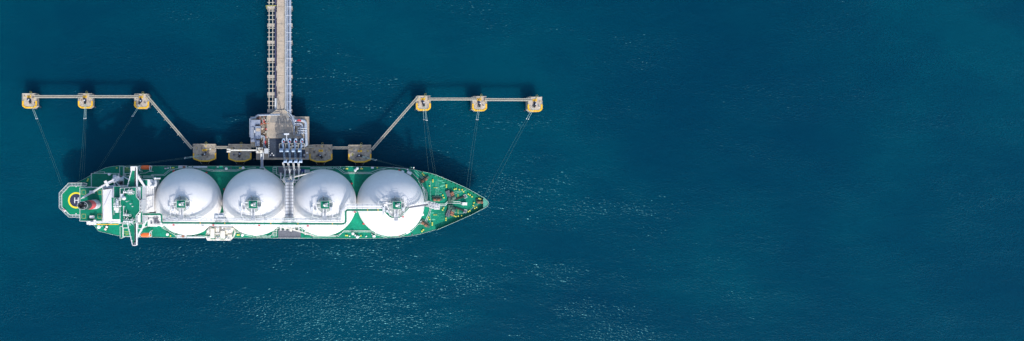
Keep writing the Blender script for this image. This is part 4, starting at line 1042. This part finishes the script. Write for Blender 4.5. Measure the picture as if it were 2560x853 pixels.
# ================================================================== LOADING PLATFORM
LZ = 12.0
plat = empty('loading_platform', W(700, 345, 0), 'concrete loading platform between pier and ship with pipes and hardstand', 'platform')
def lp(name, mb, m, parent=None): return mb.each(name, m, parent or plat) if name in EACH else mb.build(name, m, parent or plat)
slab = [(626.5, 291.5), (668, 291.5), (772.8, 291.8), (772.8, 399.3), (640.5, 399.3), (640.5, 367), (626.5, 362)]
lp('platform_slab', M_().prism(slab, LZ - 1.6, LZ), roadc)
mb = M_()
for x in range(634, 775, 17):
    for y in range(298, 399, 20):
        p = W(x, y, LZ); mb.cyl((p.x, p.y, LZ - 1.6), (p.x, p.y, -2), .5, .5, 10)
lp('platform_pile', mb, pilem)
lp('east_apron', M_().rect(735, 294, 764, 396, LZ + .004, LZ + .03), concrete)
hd = lp('roadway_head', M_().prism([(669, 290.5), (692.5, 275), (709.5, 275), (731.5, 289.5), (734, 330), (731.5, 345.6), (669, 345.6)], LZ - 1.0, LZ + .25), roadc)
lp('asphalt_patch', M_().prism([(678, 288.5), (683, 284), (720, 284), (728, 291), (729, 303), (722, 309), (674, 306)], LZ + .25, LZ + .256), mat('worn_asphalt', (.26, .245, .22), .9, var=.12, scale=.2, fine=.15, col2=(.33, .28, .22), mix2=.4))
lp('head_kerb', M_().line([W(x, y, LZ + .5) for x, y in ((669, 345), (668.6, 290.5), (692.3, 274.6))], .35, .5).line([W(x, y, LZ + .5) for x, y in ((709.7, 274.6), (731.7, 289.3), (734.2, 331))], .35, .5), galv)
lp('dark_hardstand', M_().rect(672, 346.2, 763, 394.5, LZ + .01, LZ + .12), navyfloor)
mb = M_()
for x in (680, 689, 698, 707, 716, 725, 734, 743, 752): mb.rect(x - .25, 346.5, x + .25, 394, LZ + .12, LZ + .124)
for y in (354, 362, 370, 378, 386): mb.rect(672.5, y - .2, 762, y + .2, LZ + .125, LZ + .129)
lp('hardstand_joint', mb, mat('joint_grey', (.06, .075, .1), .8))
lp('patio_line', M_().line([W(x, y, LZ + .45) for x, y in ((690, 339), (700, 334), (731, 334))], .18, .2), darkgrey)
lp('brown_service_strip', M_().prism([(640, 293), (667.5, 293), (667.5, 345), (671, 347), (671, 372), (641, 372), (641, 362), (650, 350), (650, 310), (640, 302)], LZ + .004, LZ + .04), brown)
mb = M_().line([W(x, y, LZ + .6) for x, y in ((671.5, 347), (671.5, 395))], .16, 1.0)
for k in range(9): p = W(672.4, 348 + k * 5.2, LZ + 1.2); mb.box(p, (.35, .8, .5))
lp('fence', mb, railm)
lp('edge_railing', M_().rail([W(x, y, LZ) for x, y in ((736, 292.5), (772.2, 292.5), (772.2, 398.8), (641, 398.8))], 1.1, .13, 2.4), galv)
# pipes east
pb = mat('pipe_silver', (.42, .47, .54), .35, .2, var=.06, scale=.5)
for pts, r_, z in (([(737, 301.5), (756, 301.5), (761, 303), (764.5, 308), (765, 330), (765.5, 350), (766, 362), (762, 366)], .95, 1.8),
                   ([(737, 309), (750, 309), (754, 310.5), (756, 315), (756, 336)], .6, 1.5), ([(738, 313.5), (748, 313.5), (751, 316), (751.5, 336)], .32, 1.4),
                   ([(744, 326.5), (767, 326.5)], .38, 2.8), ([(744, 320.5), (767, 321)], .3, 2.6), ([(743, 332.5), (766, 332.5)], .3, 2.6), ([(748, 328), (748, 336)], .4, 1.8),
                   ([(734.5, 289), (734.5, 300), (735, 337)], .28, 1.2), ([(736.3, 296), (736.3, 330)], .2, 1.2), ([(726, 285), (731, 292), (733, 302), (737, 309)], .45, 1.4), ([(721, 286), (728, 296), (733, 312)], .3, 1.0)):
    lp('process_pipe', M_().tube([W(x, y, LZ + z) for x, y in pts], r_, 12), pb)
mb = M_()
for y in (318, 323, 330, 338): mb.bar(W(742, y, LZ + 1), W(768, y, LZ + 1), .3)
for y in (300, 308): mb.bar(W(739, y - 5, LZ + .6), W(739, y + 30, LZ + .6), .22)
for x in (744, 754, 768): mb.bar(W(x, 316, LZ + 1), W(x, 340, LZ + 1), .3)
lp('pipe_rack', mb, galv)
lp('red_valve', M_().cyl(W(742, 301.5, LZ + 3), W(753, 302.3, LZ + 3), .5).box(W(748, 301, LZ + 3.2), (1.6, 1.3, .8)), redp)
mb = M_()
for x, y, a, b in ((745, 338, 2.6, 1.2), (752, 341, 1.2, 1), (762, 318, 1.4, 1.4), (769, 391, 1.2, 1.4), (761, 388, 1.1, 1.4), (766, 395, 1.2, 1), (759, 362, 1.2, 1), (757, 346, .9, .9)): p = W(x, y, LZ + .8); mb.box((p.x, p.y, LZ + .7), (a, b, 1.4))
lp('control_cabinet', mb, grey); p = W(767.6, 382.5, LZ + 1); lp('white_cabinet', M_().box((p.x, p.y, LZ + .7), (1.0, 1.2, 1.4)), white)
for x, y in ((680, 383.8), (683.8, 388.4), (676.4, 388)): p = W(x, y, LZ + .5); lp('white_block', M_().box((p.x, p.y, LZ + .5), (.8, .8, .8)), white)
lp('lane_board', M_().rect(707, 334.5, 716, 337, LZ + 3, LZ + 3.4), bluegrey)
# west pipes
for off in (0, 2.1):
    lp('loop_pipe', M_().tube([W(x, y, LZ + 2 + off * .2) for x, y in ((700, 285.4 + off), (680, 285.6 + off), (664, 286.4 + off), (645, 287 + off), (640 + off * .6, 290 + off), (638 + off * .4, 293.6 + off * .6), (628 + off, 294 + off), (624.6 + off, 297 + off), (624.6 + off, 343))], .3, 10), pb)
lp('service_pipe', M_().tube([W(x, y, LZ + 1.2) for x, y in ((652, 340), (659, 340), (661.5, 343), (661.5, 366), (666, 371))], .36, 10), pb); lp('service_pipe', M_().tube([W(x, y, LZ + 1.2) for x, y in ((652, 342.6), (657.6, 342.8), (659, 345), (659, 367), (662, 371))], .26, 10), pb)
mb = M_(); mo = M_()
for i in range(16):
    x, y = random.uniform(641, 662), random.uniform(293, 312); h = random.uniform(.4, 2.4); p = W(x, y, LZ + h); q = p + Vector(random.choice(((3, 0, 0), (0, 2.2, 0), (1.4, 0, 0), (0, 1, 0)))) * random.uniform(.6, 1.4)
    (mo if i % 3 else mb).tube([p, q], random.uniform(.12, .3), 8)
mo2 = mat('orange_red_pipe', (.45, .11, .04), .6, var=.15); lp('fire_pipe', mb, redp); lp('fire_pipe', mo, mo2)
mb = M_(); mr = M_()
for i in range(26):
    x, y = random.uniform(653, 667), random.uniform(296, 366); p = W(x, y, LZ + .4)
    (mr if i % 5 == 0 else mb).box((p.x, p.y, LZ + random.uniform(.3, 1)), (random.uniform(.25, 1.2), random.uniform(.25, 2.2), random.uniform(.4, 1.4)))
lp('service_fitting', mb, pierc); lp('service_fitting', mr, redp)
lp('red_cabinet', M_().box(W(663.5, 357, LZ + .9), (.9, 2.4, 1.8)), redp)
for pts in (((651, 313), (655, 313), (656, 321)), ((652, 320.5), (661, 320.5)), ((656, 296), (656, 312))): lp('service_pipe', M_().tube([W(x, y, LZ + 1.6) for x, y in pts], .24, 8), pierc)
mb = M_()
for x in range(640, 668, 9): mb.bar(W(x, 293, LZ + 3.4), W(x, 318, LZ + 3.4), .16)
mb.bar(W(666.8, 292, LZ + 1.2), W(666.8, 345, LZ + 1.2), .2)
lp('pipe_rack', mb, galv)
# control building
bld = empty('control_building', W(640, 328, LZ), 'stepped grey roofed control building on the left of the platform', 'building')
for (x0, y0, x1, y1, z) in ((628.5, 300.5, 650, 311, 17), (627, 308.5, 638.5, 345, 16), (639, 316, 651, 346.5, 18.5), (627.5, 345, 638.5, 354.5, 15.5), (638.5, 350.5, 648.3, 365, 16.5)):
    w_ = M_().rect(x0, y0, x1, y1, LZ + .04, z).build('wall', palegrey, bld)
    M_().rect(x0 - .6, y0 - .6, x1 + .6, y1 + .6, z + .01, z + .25).build('roof', bluegrey, bld)
M_().rect(635.8, 325, 639.2, 332.3, 16.2, 18.0).build('roof_hatch', white, bld)
mb = M_().tube([W(x, y, 16.8) for x, y in ((629, 319), (634.5, 319), (634.5, 337), (651, 337))], .2); mb.build('roof_pipe', grey, bld)
M_().rect(640, 321, 650.5, 328.5, 18.76, 19.0).build('roof_panel', roadc, bld)
# ---------------------------------------------------------------- gangway tower
gt = empty('gangway_tower', W(650, 377, LZ), 'cream gangway tower with long counterweight arm and bridge onto the ship', 'gangway')
def g(name, mb, m, parent=None): return mb.each(name, m, parent or gt) if name in EACH else mb.build(name, m, parent or gt)
mb = M_()
for x, y in ((642.5, 370.5), (655, 370.5), (642.5, 382), (655, 382)): p = W(x, y, 24); mb.bar((p.x, p.y, LZ), (p.x, p.y, 24), .5)
for z in (15, 18, 21):
    for a, b in (((642.5, 370.5), (655, 370.5)), ((642.5, 382), (655, 382)), ((642.5, 370.5), (642.5, 382)), ((655, 370.5), (655, 382))): A = W(*a, 24); B = W(*b, 24); mb.bar((A.x, A.y, z), (B.x, B.y, z + 2), .2)
g('tower_frame', mb, cream)
g('tower_deck', M_().rect(641, 369, 657, 383, 23.6, 24), cream)
mb = M_(); 
for x0, y0, x1, y1, z in ((643, 370.5, 647, 374, 26), (649, 370, 656, 374, 25.4), (642, 377, 648, 382, 25.2), (650, 376, 655.5, 382, 26.4), (658, 371.5, 660.5, 376, 24)): mb.rect(x0, y0, x1, y1, 24, z)
g('winch_housing', mb, cream)
g('tower_railing', M_().rail([W(x, y, 24) for x, y in ((641, 369), (657, 369), (657, 383), (641, 383), (641, 369))], 1.1, .14, 1.4), railm)
for x, y in ((644, 374.5), (652.5, 372.5), (655.5, 374.5), (647.5, 380)): g('sheave', M_().box(W(x, y, 26.5), (.8, .6, .7)), brown)
g('machine_cabin', M_().rect(660.5, 371.5, 670.8, 384, LZ + .1, 17), palegrey)
g('counterweight_arm', M_().line([W(642, 376, 23), W(574, 376, 21)], .85, .8), cream)
g('counterweight', M_().rect(567, 372.2, 576, 374.8, 20.5, 22.4).rect(567, 376.8, 576, 381.2, 20.5, 22.4).rect(572, 374.8, 575, 376.8, 20.5, 22), cream)
A, B = W(655, 382, 18.5), W(655.2, 420, 16.5)
g('gangway_deck', M_().bar(A, B, 1.35, .2), bluegrey)
mb = M_()
for s_ in (-1, 1):
    o = Vector((s_ * .72, 0, 0)); mb.bar(A + o + Vector((0, 0, 1.1)), B + o + Vector((0, 0, 1.1)), .14); mb.bar(A + o, B + o, .16, .3)
    for i in range(9): p = A.lerp(B, i / 8) + o; mb.bar(p, p + Vector((0, 0, 1.1)), .08)
mb.bar(W(658.5, 380, 22), W(658.5, 399, 21), .3); mb.bar(W(651.5, 384, 22), W(651.5, 398, 21), .2)
g('gangway_railing', mb, palegrey)
g('landing', M_().rect(649, 418.5, 661.5, 421, 15.6, 16.4), palegrey)
mb = M_().box(W(653.5, 387, 20), (1.0, 1.0, .8)); mb.box(W(654, 390.5, 20), (.7, .7, .7)); g('gangway_winch', mb, railm)

# ---------------------------------------------------------------- loading arms
def loading_arm(tx, ex, ox, fx, label):
    base = W(tx, 362, LZ); e = empty('marine_loader', base, label, 'loading arm', 'silver loading arms joining platform and ship')
    am = mat_arm
    T = Vector((base.x, base.y, 26)); E = W(ex, 404, 35.0); O = W(ox, 407.5, 34.5); Fn = W(fx, 424.5, 18)
    M_().cyl(base, T, .62, .5, 14).build('riser', am, e)
    sh = T + Vector((0, 0, .6))
    # looped swivel pipe at the riser head
    lp_ = [W(tx + 1.5, 368, 24), W(tx + .5, 358, 25.5), W(tx - 1.5, 352, 25.8), W(tx + .5, 347.6, 25.8), W(tx + 3, 347, 25.8), W(tx + 5, 350.5, 25.4), W(tx + 4, 357, 22), W(tx + 4, 360, LZ)]
    M_().tube(lp_, .42, 10).build('swivel_loop', am, e)
    M_().cyl(W(tx - 2.8, 354, 24.8), W(tx + .5, 354, 24.8), .95, .95, 14).build('swivel_joint', am, e)
    S = W(tx + (ex - tx) * .25, 373, 27.5)
    mb = M_(); d = Vector((.38, 0, 0))
    for q in (-1, 1): mb.bar(S + d * q, E + d * q, .24, .4)
    k = 6
    for i in range(k + 1): p = S.lerp(E, i / k); mb.bar(p - d, p + d, .2)
    mb.bar(T, S, .7, .7)
    mb.build('inboard_arm', am, e)
    mb = M_()
    for q in (-1, 1): mb.bar(O + d * q, Fn + d * q * .9, .3, .5)
    for i in range(6): p = O.lerp(Fn, i / 5); mb.bar(p - d, p + d, .2)
    mb.build('outboard_arm', railm, e)
    mb = M_().cyl(E + Vector((-.9, 0, 0)), E + Vector((1.0, 0, 0)), .8, .8, 16); mb.bar(E, O, .7, .6); mb.cyl(E + Vector((.9, -.9, 0)), E + Vector((.9, 1.3, 0)), .35)
    mb.build('apex_swivel', am, e)
    mb = M_().cyl(Fn + Vector((-.8, 0, .1)), Fn + Vector((1.0, .0, .1)), .42); mb.cyl(Fn + Vector((.1, 0, 0)), Fn + Vector((.1, -1.6, 0)), .45); mb.box(Fn + Vector((.8, .1, .5)), (.7, .6, .6))
    mb.build('ship_coupler', railm, e)
    c1 = W(tx - 4, 377, 25); mb = M_().cyl(c1 + Vector((-1.1, 0, 0)), c1 + Vector((1.1, 0, 0)), 1.0, 1.0, 16); mb.cyl(c1 + Vector((-.9, .9, 0)), c1 + Vector((.9, .9, 0)), .6, .6, 14); mb.bar(c1, S, .35)
    mb.build('counterweight', am, e)
    # stay rods from the top
    M_().box(W(tx + 2.8, 354.5, 26.6), (.6, .7, .5)).build('red_actuator', redp, e)
mat_arm = mat('arm_blue_silver', (.30, .40, .54), .35, .3, var=.06, scale=.6)
arms = [(707, 712.8, 707.6, 712.5, 'leftmost of the four silver loading arms'), (722, 725.8, 720.2, 724.2, 'second from left of the four silver loading arms'),
        (737.2, 739, 733.4, 735.6, 'third from left of the four silver loading arms'), (753, 751, 746.4, 747.2, 'rightmost of the four silver loading arms')]
for a in arms: loading_arm(*a)
# operating frame around the arms
of = empty('arm_service_frame', W(729, 366, LZ), 'beige steel service frame around the loading arm risers', 'frame')
mb = M_(); z = 19
for y in (359.5, 372.5): mb.bar(W(698.5, y, z), W(761, y, z), .35, .35)
for x in (698.5, 714, 730, 746, 761): mb.bar(W(x, 359.5, z), W(x, 372.5, z), .3); 
for x in (698.5, 730, 761):
    for y in (359.5, 372.5): p = W(x, y, z); mb.bar((p.x, p.y, LZ), p, .35)
mb.build('steel_frame', galv, of)
M_().rect(699, 361, 760, 371.5, z - .3, z - .15).build('grating_floor', navyfloor, of)
M_().rail([W(x, y, z) for x, y in ((698.5, 372.8), (761, 372.8))], 1, .12, 1.8).build('railing', galv, of)
mb = M_()
for x in (709, 726, 733, 742, 757): p = W(x, 366 + random.uniform(-3, 3), z); mb.box((p.x, p.y, z + .4), (1.2, .9, .9))
mb.each('hydraulic_unit', grey, of)
# short posts: derrick at left of the arms
lt = empty('lighting_mast', W(718, 350, LZ), 'slim grey lattice mast standing between the two left loading arms', 'mast')
B0 = W(718, 352, LZ); mb = M_()
for sx in (-.7, .7):
    for sy in (-.7, .7): mb.bar(B0 + Vector((sx, sy, 0)), B0 + Vector((sx * .6, sy * .6, 25)), .25)
for i in range(10):
    for sx in (-1, 1): mb.bar(B0 + Vector((.6 * sx, -.6, i * 2.5)), B0 + Vector((.6 * sx, .6, i * 2.5 + 2.5)), .16); mb.bar(B0 + Vector((-.6, .6 * sx, i * 2.5)), B0 + Vector((.6, .6 * sx, i * 2.5 + 2.5)), .16)
mb.build('lattice', bluegrey, lt); M_().box(B0 + Vector((0, 3.2, 25)), (3.2, 1.0, .6)).box(B0 + Vector((0, 1.4, 25)), (.4, 4, .4)).build('lamp_head', palegrey, lt)
# walkway links platform - breasting dolphins
for (a, b, lab) in (((628, 365.5), (641, 365.5), 'short walkway from the platform to the left breasting dolphin'), ((765, 366.5), (783, 366.5), 'short walkway from the platform to the right breasting dolphin')):
    catwalk(a, b, lab, z=LZ + .3, w=1.5)

# ================================================================== MOORING LINES
def rope(a, az, b, bz, label, group, join=.16, sag=1.2, ra=.08, rb=.036, extra=None):
    A, B = W(*a, az), W(*b, bz); e = empty('mooring_line', A, label, 'mooring line', group)
    def pt(t): p = A.lerp(B, t); p.z -= sag * 4 * t * (1 - t); return p
    M_().tube([pt(join * i / 5) for i in range(6)], ra, 6).build('rope_tail', ropew, e)
    M_().ball(pt(join), .3, 8).build('shackle', railm, e)
    M_().tube([pt(join + (1 - join) * i / 14) for i in range(15)], rb, 6).build('wire', ropeg, e)
hz = PZ + 1.1
G1 = 'mooring lines from the left dolphins to the stern'; G2 = 'mooring lines from the right dolphins to the bow'; G3 = 'spring lines from the breasting dolphins'
rope((76, 262), hz, (154, 468), 13.2, 'outer line of the pair on the leftmost dolphin', G1, .17); rope((79.5, 262), hz, (159, 468), 13.2, 'inner line of the pair on the leftmost dolphin', G1, .17)
rope((211.6, 260), hz, (197, 455), 14.5, 'left line of the three on the middle left dolphin', G1, .19); rope((213.6, 260), hz, (203.5, 452), 14.5, 'centre line of the three on the middle left dolphin', G1, .19); rope((215.4, 260), hz, (209.5, 449), 14.5, 'right line of the three on the middle left dolphin', G1, .19)
rope((348, 262), hz, (238, 432), 14.5, 'left line of the pair on the dolphin above the stern', G1, .17); rope((351, 262), hz, (245, 428.5), 14.5, 'right line of the pair on the dolphin above the stern', G1, .17)
rope((1057, 262), hz, (1072, 433), 15.5, 'left line of the three on the dolphin before the bow', G2, .22); rope((1060.5, 262), hz, (1085, 437), 15.5, 'centre line of the three on the dolphin before the bow', G2, .22); rope((1062.5, 262), hz, (1091, 440), 15.5, 'right line of the three on the dolphin before the bow', G2, .22)
rope((1196.5, 264), hz, (1166, 471), 16, 'left line of the pair on the middle right dolphin', G2, .17); rope((1200, 264), hz, (1173, 474), 16, 'right line of the pair on the middle right dolphin', G2, .17)
rope((1333, 268), hz, (1208, 495), 16.5, 'inner line of the pair on the rightmost dolphin', G2, .13); rope((1337, 268), hz, (1217, 501), 16.5, 'outer line of the pair on the rightmost dolphin', G2, .13)
rope((505, 388), hz, (310, 414.8), 14.5, 'upper spring line running left from its dolphin', G3, .22, .8, .09, .05); rope((505, 390.5), hz, (330, 414.8), 14.5, 'lower spring line running left from its dolphin', G3, .25, .8, .09, .05)
rope((904, 390), hz, (1040, 425.5), 14.5, 'upper spring line running right from its dolphin', G3, .28, .8, .09, .05); rope((904, 392.5), hz, (1020, 422), 14.5, 'lower spring line running right from its dolphin', G3, .3, .8, .09, .05)

# ================================================================== light, sky, camera
sunv = Vector((.22, -1.0, 0)).normalized(); el = R(41)
to_sun = Vector((sunv.x * math.cos(el), sunv.y * math.cos(el), math.sin(el)))
w = bpy.data.worlds.new('World'); scene.world = w; w.use_nodes = True; nt = w.node_tree
sky = nt.nodes.new('ShaderNodeTexSky'); sky.sky_type = 'NISHITA'; sky.sun_disc = False
sky.sun_elevation = el; sky.sun_rotation = math.atan2(to_sun.x, to_sun.y); sky.altitude = 0; sky.air_density = 1.0; sky.dust_density = 2.5; sky.ozone_density = 1.5
nt.links.new(sky.outputs[0], nt.nodes['Background'].inputs[0]); nt.nodes['Background'].inputs[1].default_value = .15
sun = bpy.data.lights.new('sun', 'SUN'); sun.energy = 2.0; sun.angle = R(.53); sun.color = (1, .965, .91)
so = bpy.data.objects.new('sun', sun); COL.objects.link(so); so.rotation_euler = (-to_sun).to_track_quat('-Z', 'Y').to_euler(); so.location = to_sun * 800
cam = bpy.data.cameras.new('camera'); co = bpy.data.objects.new('camera', cam); COL.objects.link(co)
co.location = (0, 0, HC); co.rotation_euler = (0, 0, 0)
cam.sensor_width = 36; cam.lens = 36 * F / 2560; cam.shift_x = (1280 - NX) / 2560; cam.shift_y = -(426.5 - NY) / 2560
cam.clip_start = 1; cam.clip_end = 60000
scene.camera = co
vs = scene.view_settings; scene.display_settings.display_device = 'sRGB'
vs.view_transform = 'Standard'; vs.look = 'None'; vs.exposure = .66; vs.gamma = 1; vs.use_curve_mapping = False
scene.cycles.use_denoising = True; scene.cycles.sample_clamp_indirect = 4; scene.cycles.max_bounces = 6
